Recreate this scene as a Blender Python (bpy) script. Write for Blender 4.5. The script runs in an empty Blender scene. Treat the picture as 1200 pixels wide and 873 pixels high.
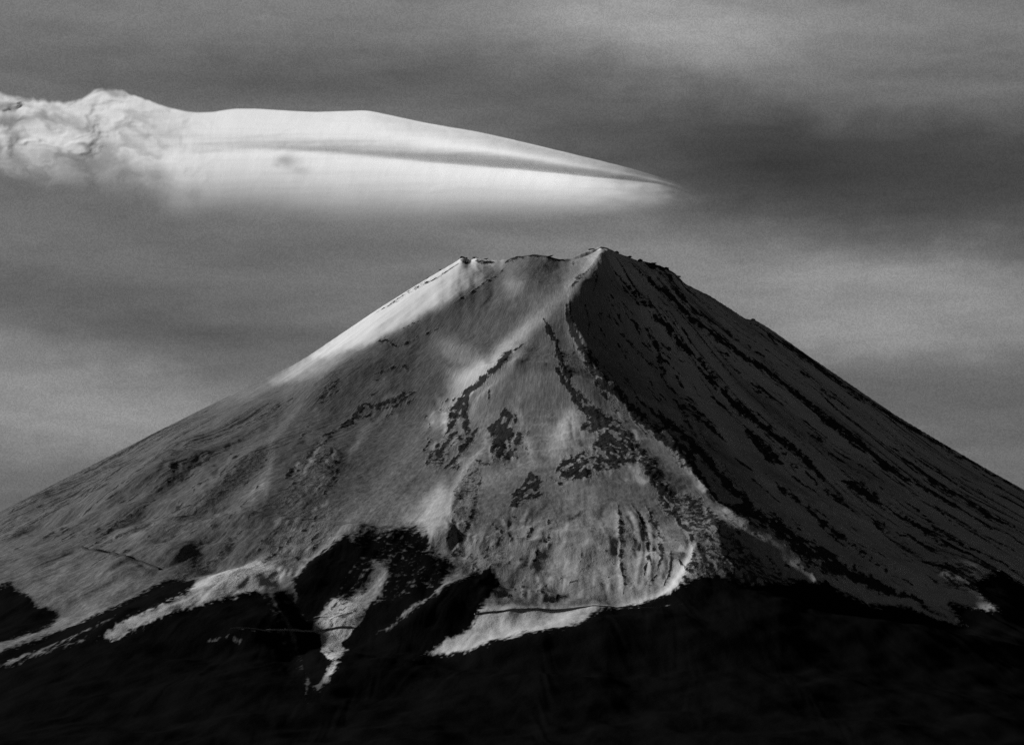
import bpy, math, random
import numpy as np
rng = np.random.default_rng(7)
SC = bpy.context.scene
COL = SC.collection
R = math.radians

# ------------------------------------------------------------------ camera
F_PX, CU, CV = 4670.0, 600.0, 436.5            # focal length and centre, in pixels of the 1200 px photograph
ZC, PITCH = 900.0, R(7.54)
MPP = 17500.0 / F_PX                           # metres per pixel at the summit
cam_d = bpy.data.cameras.new('camera')
cam_d.sensor_width = 36.0
cam_d.lens = 36.0 * F_PX / 1200.0
cam_d.clip_start, cam_d.clip_end = 5.0, 200000.0
cam = bpy.data.objects.new('camera', cam_d); COL.objects.link(cam)
cam.location = (0, 0, ZC)
cam.rotation_euler = (R(90) + PITCH, 0, 0)
SC.camera = cam

# ------------------------------------------------------------------ light
SUN_EL, SUN_BACK = R(18.5), R(24)                # sun low on the left, a little behind the mountain
L = np.array([-math.cos(SUN_EL) * math.cos(SUN_BACK), math.cos(SUN_EL) * math.sin(SUN_BACK), math.sin(SUN_EL)])
sun_d = bpy.data.lights.new('sun', 'SUN')
sun_d.energy, sun_d.angle, sun_d.color = 5.0, R(2.5), (1, 1, 1)
sun = bpy.data.objects.new('sun', sun_d); COL.objects.link(sun)
sun.location = (-3000, 18000, 8000)
from mathutils import Vector
sun.rotation_euler = Vector((-L[0], -L[1], -L[2])).to_track_quat('-Z', 'Y').to_euler()

SC.view_settings.view_transform = 'Standard'
SC.view_settings.look = 'None'
SC.view_settings.exposure = 0.0
SC.view_settings.gamma = 1.0
SC.render.engine = 'CYCLES'
SC.cycles.max_bounces = 5
SC.cycles.transparent_max_bounces = 16
SC.cycles.use_denoising = False                # the fine grain stays
SC.cycles.sample_clamp_indirect = 4.0


class NT:
    """tiny node-tree writer"""
    def __init__(s, nt): s.nt = nt
    def n(s, t, **kw):
        nd = s.nt.nodes.new(t)
        for k, v in kw.items(): setattr(nd, k, v)
        return nd
    def link(s, a, b): s.nt.links.new(a, b)
    def put(s, sock, v):
        if isinstance(v, bpy.types.NodeSocket): s.link(v, sock)
        elif v is not None: sock.default_value = v
    def m(s, op, a, b=None, c=None, clamp=False):
        nd = s.n('ShaderNodeMath', operation=op); nd.use_clamp = clamp
        s.put(nd.inputs[0], a)
        if b is not None: s.put(nd.inputs[1], b)
        if c is not None: s.put(nd.inputs[2], c)
        return nd.outputs[0]
    def xyz(s, x, y, z):
        nd = s.n('ShaderNodeCombineXYZ')
        for i, v in enumerate((x, y, z)): s.put(nd.inputs[i], v)
        return nd.outputs[0]
    def noise(s, vec, scale, detail=3.0, rough=0.5, dist=0.0):
        nd = s.n('ShaderNodeTexNoise'); nd.noise_dimensions = '3D'
        s.put(nd.inputs['Vector'], vec)
        nd.inputs['Scale'].default_value = scale; nd.inputs['Detail'].default_value = detail
        nd.inputs['Roughness'].default_value = rough; nd.inputs['Distortion'].default_value = dist
        return nd.outputs[0]
    def smooth(s, v, lo, hi, a=0.0, b=1.0):
        nd = s.n('ShaderNodeMapRange', interpolation_type='SMOOTHSTEP')
        s.put(nd.inputs[0], v)
        for i, q in enumerate((lo, hi, a, b)): s.put(nd.inputs[i + 1], q)
        return nd.outputs[0]
    def grey(s, v):
        nd = s.n('ShaderNodeCombineColor')
        for i in range(3): s.put(nd.inputs[i], v)
        return nd.outputs[0]
    def attr(s, name):
        nd = s.n('ShaderNodeAttribute', attribute_name=name)
        return nd


# ------------------------------------------------------------------ sky: Nishita through a red filter, thin cloud veil low over the horizon
world = bpy.data.worlds.new('World'); SC.world = world
world.use_nodes = True
wt = NT(world.node_tree)
for nd in list(world.node_tree.nodes): world.node_tree.nodes.remove(nd)
sky = wt.n('ShaderNodeTexSky', sky_type='NISHITA')
sky.sun_disc = False
sky.sun_elevation = SUN_EL
sky.sun_rotation = math.atan2(L[0], L[1])
sky.altitude = 900
sep = wt.n('ShaderNodeSeparateColor'); wt.link(sky.outputs[0], sep.inputs[0])
clear = wt.m('MULTIPLY', sep.outputs[0], 0.075)
tc = wt.n('ShaderNodeTexCoord')
sx = wt.n('ShaderNodeSeparateXYZ'); wt.link(tc.outputs['Generated'], sx.inputs[0])
az = wt.m('ARCTAN2', sx.outputs[0], sx.outputs[1])
el = wt.m('ARCSINE', sx.outputs[2])
# degrees-like sky coordinates: one unit = one pixel of the photograph near the view axis
U = wt.m('ADD', wt.m('MULTIPLY', az, F_PX), 600.0)
V = wt.m('SUBTRACT', 436.5 + PITCH * F_PX, wt.m('MULTIPLY', el, F_PX))
dirv = wt.xyz(wt.m('MULTIPLY', U, 0.0035), wt.m('MULTIPLY', V, 0.009), 0.0)
wN = wt.n('ShaderNodeTexNoise'); wt.link(dirv, wN.inputs['Vector'])
wN.inputs['Scale'].default_value = 1.0; wN.inputs['Detail'].default_value = 4.0
ws = wt.n('ShaderNodeSeparateColor'); wt.link(wN.outputs['Color'], ws.inputs[0])
UW = wt.m('ADD', U, wt.m('MULTIPLY', wt.m('SUBTRACT', ws.outputs[0], 0.5), 220.0))
wf = wt.noise(wt.xyz(wt.m('MULTIPLY', U, 0.013), wt.m('MULTIPLY', V, 0.02), 5.0), 1.0, 5.0, 0.6)
VW = wt.m('ADD', wt.m('ADD', V, wt.m('MULTIPLY', wt.m('SUBTRACT', ws.outputs[1], 0.5), 80.0)), wt.m('MULTIPLY', wt.m('SUBTRACT', wf, 0.5), 46.0))
def bank(u, v, su, sv, amp, tilt=0.0, p=1.0):
    du = wt.m('MULTIPLY', wt.m('SUBTRACT', UW, u), 1.0 / su)
    dv = wt.m('MULTIPLY', wt.m('SUBTRACT', wt.m('SUBTRACT', VW, v), wt.m('MULTIPLY', wt.m('SUBTRACT', UW, u), tilt)), 1.0 / sv)
    q = wt.m('ADD', wt.m('MULTIPLY', du, du), wt.m('MULTIPLY', dv, dv))
    if p != 1.0: q = wt.m('POWER', q, p)
    return wt.m('MULTIPLY', wt.m('EXPONENT', wt.m('MULTIPLY', q, -1.0)), amp)
BANKS = [
    (790, 40, 200, 46, 0.16, 0.06, 1.2),
    (620, 8, 420, 40, 0.045, 0.0, 1.0),
    (1120, 20, 200, 38, 0.030, 0.0, 1.0),
    (100, 10, 400, 45, 0.030, 0.0, 1.0),
    (350, 92, 330, 26, -0.030, 0.0, 1.0),
    (1120, 208, 400, 84, -0.088, 0.06, 2.0),
    (760, 150, 240, 58, -0.034, 0.08, 1.3),
    (960, 350, 380, 58, 0.105, 0.08, 2.2),
    (780, 262, 150, 26, 0.040, 0.0, 1.0),
    (20, 465, 320, 66, 0.115, 0.16, 2.0),
    (230, 385, 240, 26, -0.035, 0.12, 1.0),
    (330, 320, 260, 46, -0.010, 0.0, 1.0),
    (470, 330, 160, 50, 0.022, -0.3, 1.0),
    (1190, 480, 160, 60, -0.010, 0.0, 1.0),
]
veil = 0.150
for b in BANKS: veil = wt.m('ADD', veil, bank(*b))
# streaks and wisps in the veil
st = wt.noise(wt.xyz(wt.m('MULTIPLY', U, 0.0032), wt.m('MULTIPLY', V, 0.016), 3.0), 1.0, 5.0, 0.55, 0.4)
st2 = wt.noise(wt.xyz(wt.m('MULTIPLY', U, 0.011), wt.m('MULTIPLY', V, 0.05), 7.0), 1.0, 4.0, 0.6, 0.3)
veil = wt.m('MULTIPLY', veil, wt.m('ADD', wt.m('MULTIPLY', st, 0.75), 0.63))
veil = wt.m('MULTIPLY', veil, wt.m('ADD', wt.m('MULTIPLY', st2, 0.34), 0.83))
wn = wt.n('ShaderNodeTexWhiteNoise', noise_dimensions='2D')
wt.link(wt.xyz(wt.m('FLOOR', wt.m('MULTIPLY', U, 0.8)), wt.m('FLOOR', wt.m('MULTIPLY', V, 0.8)), 0.0), wn.inputs['Vector'])
veil = wt.m('MULTIPLY', veil, wt.m('ADD', wt.m('MULTIPLY', wn.outputs[0], 0.26), 0.87))
veil = wt.m('MAXIMUM', veil, 0.01)
low = wt.smooth(sx.outputs[2], math.sin(R(12.5)), math.sin(R(18)), 1.0, 0.0)    # the veil thins out overhead
mixv = wt.m('ADD', wt.m('MULTIPLY', veil, low), wt.m('MULTIPLY', wt.m('MULTIPLY', clear, 0.10), wt.m('SUBTRACT', 1.0, low)))
bg = wt.n('ShaderNodeBackground'); wt.link(wt.grey(mixv), bg.inputs[0]); bg.inputs[1].default_value = 1.0
wo = wt.n('ShaderNodeOutputWorld'); wt.link(bg.outputs[0], wo.inputs[0])

# ------------------------------------------------------------------ numeric helpers
PERM = rng.permutation(4096)
GANG = rng.random(4096) * 2 * np.pi
GX, GY = np.cos(GANG).astype(np.float32), np.sin(GANG).astype(np.float32)
def perlin(x, y, seed=0):
    x = np.asarray(x, np.float32); y = np.asarray(y, np.float32)
    xi = np.floor(x).astype(np.int32); yi = np.floor(y).astype(np.int32)
    xf = x - xi; yf = y - yi
    sxx = xf * xf * xf * (xf * (xf * 6 - 15) + 10); syy = yf * yf * yf * (yf * (yf * 6 - 15) + 10)
    def g(ix, iy, fx, fy):
        h = PERM[(PERM[(ix + seed * 131) & 4095] + iy) & 4095]
        return GX[h] * fx + GY[h] * fy
    a = g(xi, yi, xf, yf); b = g(xi + 1, yi, xf - 1, yf)
    c = g(xi, yi + 1, xf, yf - 1); d = g(xi + 1, yi + 1, xf - 1, yf - 1)
    top = a + (b - a) * sxx; bot = c + (d - c) * sxx
    return (top + (bot - top) * syy) * 1.5
def fbm(x, y, octv=4, gain=0.5, seed=0, ridged=False):
    s = 0; a = 1.0; tot = 0
    for o in range(octv):
        n = perlin(x * 2 ** o + 17.3 * o, y * 2 ** o - 9.1 * o, seed + o)
        if ridged: n = 1 - 2 * np.abs(n)
        s = s + a * n; tot += a; a *= gain
    return s / tot
def sstep(x, a, b):
    t = np.clip((x - a) / (b - a), 0, 1); return t * t * (3 - 2 * t)

# canvas: a plan of the visible side, addressed by where each spot lies in the photograph
CS = 2.0; U0, U1, V0, V1 = -320, 1520, 230, 1010
CW, CH = int((U1 - U0) * CS), int((V1 - V0) * CS)
cu = (U0 + np.arange(CW) / CS).astype(np.float32); cv = (V0 + np.arange(CH) / CS).astype(np.float32)
UU, VV = np.meshgrid(cu, cv)
WV = fbm(UU / 9, VV / 9, 3, 0.6, 45).astype(np.float32)
WV2 = fbm(UU / 8, VV / 8, 3, 0.6, 47).astype(np.float32)
WX = fbm(UU / 38, VV / 38, 5, 0.6, 40).astype(np.float32); WY = fbm(UU / 38, VV / 38, 5, 0.6, 50).astype(np.float32)

def segdist(pts, pad, warp):
    pts = np.array(pts, float)
    u0, v0 = pts[:, 0].min() - pad, pts[:, 1].min() - pad; u1, v1 = pts[:, 0].max() + pad, pts[:, 1].max() + pad
    i0, i1 = max(0, int((u0 - U0) * CS)), min(CW, int((u1 - U0) * CS) + 2)
    j0, j1 = max(0, int((v0 - V0) * CS)), min(CH, int((v1 - V0) * CS) + 2)
    sl = (slice(j0, j1), slice(i0, i1))
    x = UU[sl] + (WX[sl] + 0.3 * WV[sl]) * warp; y = VV[sl] + (WY[sl] + 0.3 * WV2[sl]) * warp
    best = np.full(x.shape, 1e9, np.float32); sgn = np.ones_like(best); par = np.zeros_like(best)
    n = len(pts) - 1
    for k in range(n):
        ax, ay = pts[k]; bx, by = pts[k + 1]; dx, dy = bx - ax, by - ay; ll = dx * dx + dy * dy + 1e-6
        t = np.clip(((x - ax) * dx + (y - ay) * dy) / ll, 0, 1)
        ex = x - ax - t * dx; ey = y - ay - t * dy
        d = np.sqrt(ex * ex + ey * ey)
        cr = dx * (y - ay) - dy * (x - ax)
        mk = d < best
        best = np.where(mk, d, best); sgn = np.where(mk, np.where(cr < 0, 1.0, -1.0), sgn); par = np.where(mk, (k + t) / n, par)
    # sgn > 0 : right-hand side of the picture for a line drawn downwards
    return sl, best, sgn, par

def ends(par, e0=0.12, e1=0.12):
    return sstep(par, -1e-3 if e0 == 0 else 0.0, max(e0, 1e-3)) * sstep(1 - par, -1e-3 if e1 == 0 else 0.0, max(e1, 1e-3)) if (e0 > 0 or e1 > 0) else 1.0

def ridge(H, pts, A, wl, wr, warp=6, A2=None, shape='exp', e0=0.15, e1=0.2):
    """raise a crest (or cut a channel with A<0) along pts; wl/wr = falloff in px left / right of it"""
    sl, d, s, p = segdist(pts, 7.0 * max(wl, wr), warp)
    w = np.where(s > 0, wr, wl)
    q = d / w
    prof = np.exp(-q * q) if shape == 'gauss' else (np.exp(-q) * (1 + q) if shape == 'soft' else np.exp(-q))
    a = A if A2 is None else A + (A2 - A) * p
    H[sl] += (a * prof * ends(p, e0, e1)).astype(np.float32)

def stroke(M, pts, w, val, warp=6, soft=0.5, e0=0.2, e1=0.3, w2=None):
    warp = warp * 1.3
    """paint val along a line w px wide (max)"""
    sl, d, s, p = segdist(pts, 3 * max(w, w2 or 0) + 6, warp)
    ww = w if w2 is None else w + (w2 - w) * p
    ww = ww * (0.25 + 0.75 * ends(p, e0, e1))
    ww = ww * (1 + 0.9 * WX[sl] + 0.5*WV[sl])
    m = val * np.clip(1.12 - 0.50 * d / np.maximum(ww, 0.35), 0, 1) * np.clip(0.88 + 0.75 * WV2[sl], 0.2, 1.1)
    M[sl] = np.maximum(M[sl], m.astype(np.float32))

def poly(pts, warp=5, soft=3.0):
    """signed soft mask of a polygon"""
    pts = np.array(pts, float)
    pad = soft * 3 + warp * 2 + 4
    closed = np.vstack([pts, pts[:1]])
    sl, d, s, p = segdist(closed, pad, warp)
    x = UU[sl] + (WX[sl] + 0.3 * WV[sl]) * warp; y = VV[sl] + (WY[sl] + 0.3 * WV2[sl]) * warp
    ins = np.zeros(x.shape, bool)
    for k in range(len(pts)):
        ax, ay = closed[k]; bx, by = closed[k + 1]
        if ay == by: continue
        c = ((ay > y) != (by > y)) & (x < (bx - ax) * (y - ay) / (by - ay) + ax)
        ins ^= c
    sd = np.where(ins, d, -d)
    return sl, sstep(sd, -soft, soft).astype(np.float32)
def area(M, pts, val, warp=5, soft=3.0, mode='max'):
    sl, m = poly(pts, warp, soft)
    if mode == 'max': M[sl] = np.maximum(M[sl], m * val)
    elif mode == 'set': M[sl] = M[sl] * (1 - m) + val * m
    elif mode == 'add': M[sl] += m * val

# ------------------------------------------------------------------ terrain grid
SXc, SYc = 225.0, 17500.0                      # centre of the crater
def axis(lo, hi, step, far_lo, far_hi, g=1.13):
    a = list(np.arange(lo, hi + step, step)); s = step
    out = []; x = lo
    while x > far_lo: s *= g; x -= s; out.append(x)
    a = out[::-1] + a; s = step; x = a[-1]
    while x < far_hi: s *= g; x += s; a.append(x)
    return np.array(a)
XS = axis(-2450, 2750, 4.3, -42000, 42000)
ys = []
y = 17500 + 760.0; s = 9
while y < 60000: ys.append(y); s *= 1.14; y += s
ys = ys[::-1]
y = 17500 + 760.0 - 9
while y > 17500 - 3000: ys.append(y); y -= 6.3
s = 6.3
while y > 17500 - 6500: s = min(s * 1.012, 24); ys.append(y); y -= s
while y > -20000: s *= 1.12; ys.append(y); y -= s
YS = np.array(ys[::-1])
X, Y = np.meshgrid(XS, YS)
X = X.astype(np.float32); Y = Y.astype(np.float32)
RX, RY = X - SXc, Y - SYc
RR = np.sqrt(RX * RX + RY * RY)
TH = np.arctan2(RX, -RY)                       # 0 = towards the camera, + to the right
PL = ([0, 430, 700, 1200, 1800, 2475, 3300, 4200, 5200, 6500, 9000, 14000, 60000], [3725, 3725, 3570, 3250, 2930, 2610, 2270, 1980, 1720, 1450, 1090, 880, 850])
PF = ([0, 400, 825, 1200, 1460, 2000, 2500, 3000, 3500, 4200, 5000, 6000, 8000, 11000, 14000, 60000], [3725, 3725, 3480, 3245, 3085, 2790, 2545, 2330, 2140, 1900, 1660, 1420, 1110, 900, 850, 850])
PR = ([0, 430, 825, 1462, 2025, 2700, 3500, 4500, 6500, 9000, 14000, 60000], [3725, 3700, 3460, 3028, 2710, 2400, 2090, 1820, 1420, 1080, 880, 850])
rk = np.arange(0, 60000, 20.0)
def prof(p):                                   # rounded profile: no kinks at the survey points
    z = np.interp(rk, *p); kk = np.hanning(33); kk /= kk.sum()
    z2 = np.convolve(np.pad(z, 16, 'edge'), kk, 'valid')
    return np.interp(RR, rk, z + (z2 - z) * sstep(rk, 430, 760))
zl, zf, zr = prof(PL), prof(PF), prof(PR)
st_ = np.sin(np.clip(TH, -np.pi / 2, np.pi / 2)); wl_ = np.clip(-st_, 0, 1) ** 1.5; wr_ = np.clip(st_, 0, 1) ** 1.5
Z = zf + (zl - zf) * wl_ + (zr - zf) * wr_
# crater bowl behind the near rim
Z -= 160 * (1 - sstep(RR, 120, 390))

def project(X, Y, Z):
    dz = Z - ZC; cp, sp = math.cos(PITCH), math.sin(PITCH)
    fw = Y * cp + dz * sp; up = -Y * sp + dz * cp
    fw = np.maximum(fw, 10)
    return CU + F_PX * X / fw, CV - F_PX * up / fw
def sample(M, u, v, outside=0.0):
    x = (u - U0) * CS; y = (v - V0) * CS
    ok = (x >= 0) & (x < CW - 2) & (y >= 0) & (y < CH - 2)
    x = np.clip(x, 0, CW - 2.001); y = np.clip(y, 0, CH - 2.001)
    i = x.astype(np.int32); j = y.astype(np.int32); fx = x - i; fy = y - j
    r = (M[j, i] * (1 - fx) + M[j, i + 1] * fx) * (1 - fy) + (M[j + 1, i] * (1 - fx) + M[j + 1, i + 1] * fx) * fy
    return np.where(ok, r, outside)
FRONT = sstep(-RY, -260, 60)                   # 1 on the side seen from the camera

# ---- the skyline of the cone, surveyed from the camera side
OUT = np.array([(-320, 752), (-200, 696), (-100, 648), (0, 599), (60, 568), (120, 538), (180, 507), (240, 477), (290, 452), (340, 429), (360, 417), (400, 390), (440, 363), (480, 338), (510, 320), (534, 306), (541, 302), (549, 304), (552, 305), (557, 302), (575, 305), (586, 305), (600, 302),
                (620, 299), (640, 300), (655, 304), (668, 303), (680, 297), (694, 292), (704, 289), (712, 291), (724, 297), (738, 302), (748, 306), (752, 306), (757, 307), (775, 312), (790, 320), (803, 333), (832, 347), (874, 374), (884, 375), (900, 384), (950, 419),
                (1000, 453), (1050, 487), (1100, 517), (1150, 546), (1200, 574), (1300, 632), (1520, 745)], float)
ub = np.arange(-320, 1520, 2.0)
def fit_skyline(wid, sm):
    global Z
    u, v = project(X, Y, Z)
    k = np.clip(((u + 320) / 2).astype(int), 0, len(ub) - 1)
    sil = np.full(len(ub), 1e9); inb = (u > -320) & (u < 1520) & (Y > 12000) & (Y < 22000)
    np.minimum.at(sil, k[inb], v[inb])
    good = sil < 1e8
    sil = np.interp(ub, ub[good], sil[good])
    dv = sil - np.interp(ub, OUT[:, 0], OUT[:, 1])
    if sm:
        dv = np.convolve(np.pad(dv, sm, 'edge'), np.ones(2 * sm + 1) / (2 * sm + 1), 'valid')
    sil_s = np.convolve(np.pad(sil, 6, 'edge'), np.ones(13) / 13, 'valid')
    below = np.maximum(v - np.interp(u, ub, sil_s), 0)
    behind = 1 - sstep(RY, 400, 900)
    inrng = sstep(u, -320, -200) * (1 - sstep(u, 1400, 1520))
    Z = Z + np.interp(u, ub, dv) * (Y / F_PX) * np.exp(-(below / wid) ** 2) * inrng * np.where(RY > 0, behind, 1.0)
    print('skyline', wid, float(np.abs(dv).mean()), float(np.abs(dv).max()))
for w_ in (380, 380, 380): fit_skyline(w_, 16)

# ---- pass 1: the big forms
H1 = np.zeros((CH, CW), np.float32)
# left shoulder ridge and the great snow bowl
ridge(H1, [(588, 300), (568, 322), (545, 343), (520, 360), (495, 374), (470, 388), (445, 402), (415, 414), (380, 434), (330, 462), (270, 500)], 26, 34, 60, A2=8, shape='soft', warp=3)
ridge(H1, [(640, 290), (610, 335), (575, 375), (550, 400), (515, 435), (470, 480), (430, 530), (380, 590)], -64, 46, 44, A2=-16, shape='gauss', warp=8, e0=0.45, e1=0.4)
# main rib from the summit
ridge(H1, [(706, 286), (690, 322), (662, 352), (636, 370), (612, 400), (588, 425), (560, 448), (540, 475), (520, 505), (500, 538), (470, 580)], 30, 15, 60, A2=12, warp=3, shape='soft', e0=0.02, e1=0.3)
# fold where the shaded right face begins
ridge(H1, [(707, 290), (692, 316), (666, 348), (668, 380), (690, 425), (735, 478), (790, 520), (825, 572), (860, 615), (950, 675), (1020, 710)], 62, 46, 150, A2=34, warp=4, e0=0.0, e1=0.2)
ridge(H1, [(640, 372), (652, 420), (668, 452), (700, 490), (745, 535), (780, 590), (812, 635), (806, 665), (790, 695)], 17, 20, 30, warp=5, shape='soft', e0=0.1, e1=0.1)
# central buttress
ridge(H1, [(640, 470), (655, 520), (665, 570), (670, 620), (670, 680)], 14, 60, 60, warp=10, shape='gauss')
ridge(H1, [(575, 500), (560, 527), (545, 548), (533, 566), (527, 590), (522, 615), (512, 648)], 10, 24, 16, warp=2, shape='soft', e0=0.2, e1=0.3)
ridge(H1, [(600, 560), (590, 610), (585, 650), (560, 690)], -10, 24, 28, warp=8, shape='gauss')
ridge(H1, [(722, 570), (726, 640), (727, 690), (718, 715)], 5, 20, 10, warp=3, shape='soft')
ridge(H1, [(812, 632), (806, 660), (790, 686), (765, 702), (720, 715)], 16, 12, 10, warp=2, shape='soft', e0=.1, e1=.3)
# gullies with forest and spurs of snow between them
ridge(H1, [(455, 600), (410, 640), (375, 690), (350, 740), (330, 800)], -34, 26, 24, warp=4, shape='gauss')
ridge(H1, [(545, 668), (520, 692), (495, 713), (450, 744), (410, 775)], 22, 16, 14, warp=2, shape='soft')
ridge(H1, [(575, 670), (555, 710), (520, 745), (470, 790)], -24, 16, 18, warp=4, shape='gauss')
ridge(H1, [(330, 600), (300, 640), (250, 675), (200, 702), (120, 745), (40, 790)], 15, 20, 24, warp=4, shape='soft')
ridge(H1, [(290, 610), (240, 655), (190, 682), (120, 715), (30, 760)], -9, 16, 14, warp=4, shape='gauss')
ridge(H1, [(355, 560), (372, 600), (350, 650), (343, 690), (370, 750), (382, 800)], -7, 14, 14, warp=6, shape='gauss')
# left flank ribs
ridge(H1, [(470, 455), (420, 485), (390, 512), (350, 560), (300, 600), (230, 650)], 16, 24, 26, warp=5, shape='soft')
ridge(H1, [(395, 430), (350, 480), (315, 520), (250, 570), (180, 625), (80, 700)], 12, 26, 22, warp=5, shape='soft')
ridge(H1, [(360, 440), (290, 490), (200, 545), (90, 620), (-20, 680)], -10, 22, 22, warp=5, shape='soft')
# strip of lit snow on the fold and the spurs on the right
ridge(H1, [(735, 500), (782, 524), (815, 560), (826, 578), (850, 602), (880, 630), (925, 662), (960, 684)], 7, 8, 12, warp=2, shape='soft')
ridge(H1, [(940, 590), (980, 622), (1005, 645), (1060, 690), (1130, 736)], 9, 11, 12, warp=2, shape='soft')
ridge(H1, [(838, 640), (850, 652), (866, 680)], 9, 6, 6, warp=1, shape='soft')

u, v = project(X, Y, Z)
far = sstep(RR, 300, 460)
Z = Z + sample(H1, u, v) * FRONT * far
# slow swells so that no part is a clean cone
Z += (fbm(TH * 4.0, RR / 900, 3, 0.5, 3) * 26 * sstep(RR, 500, 1400)) * (1 - sstep(RR, 9000, 14000))

# ---- pass 2: the slopes of the face, solved from how squarely each patch must face the low sun
TONE = np.full((CH, CW), 0.15, np.float32); TW = np.zeros((CH, CW), np.float32)
area(TW, [(592, 300), (560, 332), (500, 368), (440, 402), (385, 438), (325, 520), (315, 600), (330, 680), (400, 820), (480, 800), (560, 780), (640, 750), (712, 725), (780, 712), (812, 696), (850, 640), (836, 600), (822, 574), (790, 524), (735, 480),
    (690, 426), (672, 395), (664, 360), (668, 344), (690, 320), (705, 303), (706, 296), (690, 294), (660, 300), (620, 296)], 1.0, warp=3, soft=7)
area(TW, [(707, 292), (730, 296), (770, 306), (810, 330), (900, 410), (1000, 520), (1080, 650), (1130, 740), (1000, 720), (860, 680), (812, 696), (836, 600), (822, 574), (790, 524), (735, 480), (690, 426), (672, 395), (664, 360), (668, 344), (690, 320)], 1.0, warp=3, soft=9)
area(TONE, [(707, 290), (735, 290), (780, 300), (830, 340), (920, 430), (1000, 550), (1120, 650), (1180, 760), (1000, 740), (860, 700), (842, 640), (840, 600), (824, 570), (790, 520), (735, 476), (692, 424), (674, 395), (667, 360), (671, 345), (692, 321)], -0.12, mode='set', warp=2, soft=5)
def tone(pts, w, val, warp=4, e0=0.2, e1=0.2, k=1.0):
    sl, d, s_, p = segdist(pts, 3 * w + 4, warp)
    m = k * np.exp(-(d / w) ** 2) * ends(p, e0, e1)
    TONE[sl] = TONE[sl] * (1 - m) + val * m
T_ = tone
T_([(590, 312), (545, 348), (500, 384), (455, 420), (410, 455)], 24, 0.06, e0=.05)
T_([(612, 315), (600, 350), (585, 385)], 26, 0.13); T_([(640, 308), (620, 330)], 14, 0.08)
T_([(470, 430), (450, 470), (425, 520), (380, 570)], 30, 0.10); T_([(520, 460), (490, 500), (465, 540), (430, 590)], 22, 0.15)
T_([(672, 320), (648, 345), (620, 370)], 14, 0.24); T_([(694, 316), (664, 343), (636, 366), (606, 390), (580, 415)], 8, 0.40, warp=2)
T_([(706, 298), (698, 308), (680, 326)], 7, 0.50, warp=1, e0=0); T_([(672, 306), (676, 314), (664, 320)], 5, 0.2)
T_([(582, 324), (602, 338), (622, 342)], 7, 0.42, e0=.4, e1=.4); T_([(590, 345), (606, 350)], 4, 0.24)
T_([(572, 322), (574, 345), (566, 366)], 3, 0.06); T_([(580, 322), (580, 350), (574, 368)], 3, 0.18)
T_([(500, 392), (532, 408), (570, 420)], 10, 0.38, e0=.4); T_([(515, 404), (545, 418), (565, 424)], 5, 0.36, e0=.3)
T_([(505, 428), (540, 438), (562, 432), (575, 426)], 7, 0.62, e0=.4, e1=.2); T_([(520, 450), (548, 449), (556, 443)], 4, 0.34); T_([(604, 398), (584, 418), (564, 440)], 6, 0.42)
T_([(500, 415), (540, 425)], 4, 0.17); T_([(530, 470), (510, 500), (485, 530)], 8, 0.10)
# the face right of the rib
T_([(632, 395), (612, 435), (592, 470)], 22, 0.14); T_([(630, 420), (616, 450)], 10, 0.20); T_([(650, 460), (622, 482), (600, 478)], 14, 0.07); T_([(606, 500), (640, 500)], 8, 0.12)
T_([(674, 474), (664, 496), (652, 516), (636, 534)], 9, 0.34, e0=.1); T_([(664, 486), (652, 510)], 4, 0.42)
T_([(660, 500), (645, 520)], 3, 0.3); T_([(560, 470), (556, 490), (560, 505)], 8, 0.18); T_([(576, 455), (588, 470), (580, 490)], 7, 0.12)
T_([(616, 404), (596, 430), (574, 450), (558, 466), (550, 490)], 3, 0.60, warp=2); T_([(612, 402), (586, 424), (560, 446), (544, 468), (530, 495)], 2.6, 0.55, warp=3)
T_([(606, 412), (580, 434), (556, 458), (546, 480)], 2.2, 0.03, warp=3)
T_([(580, 516), (562, 529), (548, 543), (537, 560), (529, 584), (525, 604), (518, 624)], 4, 0.62, warp=2, e0=.1); T_([(528, 560), (510, 590), (498, 618), (505, 640)], 15, 0.42); T_([(490, 580), (468, 605)], 14, 0.24)
for p_, w_, v_ in (([(640, 380), (622, 410), (604, 440), (598, 470)], 5, .07), ([(600, 440), (592, 462), (588, 482)], 5, .05), ([(560, 478), (556, 500), (545, 525), (520, 552), (490, 580)], 5, .05), ([(500, 545), (478, 570), (450, 590)], 5, .08),
                   ([(486, 462), (440, 490), (410, 520), (385, 570), (345, 620)], 6, .06), ([(470, 470), (430, 500), (405, 540)], 4, .26), ([(640, 590), (600, 612), (585, 650), (575, 690)], 6, .08), ([(672, 570), (690, 600), (700, 650)], 5, .09),
                   ([(690, 575), (708, 610), (712, 660)], 5, .28), ([(660, 450), (650, 475), (648, 500)], 5, .07), ([(612, 455), (606, 475), (618, 500)], 4, .26), ([(440, 410), (415, 440), (400, 470), (360, 520)], 7, .06), ([(455, 440), (430, 470)], 5, .2)):
    T_(p_, w_, v_, warp=4)
T_([(545, 560), (538, 585), (533, 610), (524, 640)], 5, 0.03, warp=2); T_([(553, 560), (548, 590), (536, 625)], 3, 0.28, warp=3); T_([(560, 565), (556, 592), (545, 630)], 4, 0.08, warp=3)
T_([(616, 504), (622, 526), (621, 546)], 5, 0.42, warp=2); T_([(599, 516), (601, 538)], 2.5, 0.45, warp=1); T_([(571, 500), (569, 520)], 3, 0.45, warp=2); T_([(592, 492), (596, 512), (590, 530)], 6, 0.03)
T_([(644, 540), (604, 549), (570, 560), (548, 580)], 8, 0.30); T_([(600, 560), (575, 580), (560, 600)], 10, 0.22)
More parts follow.
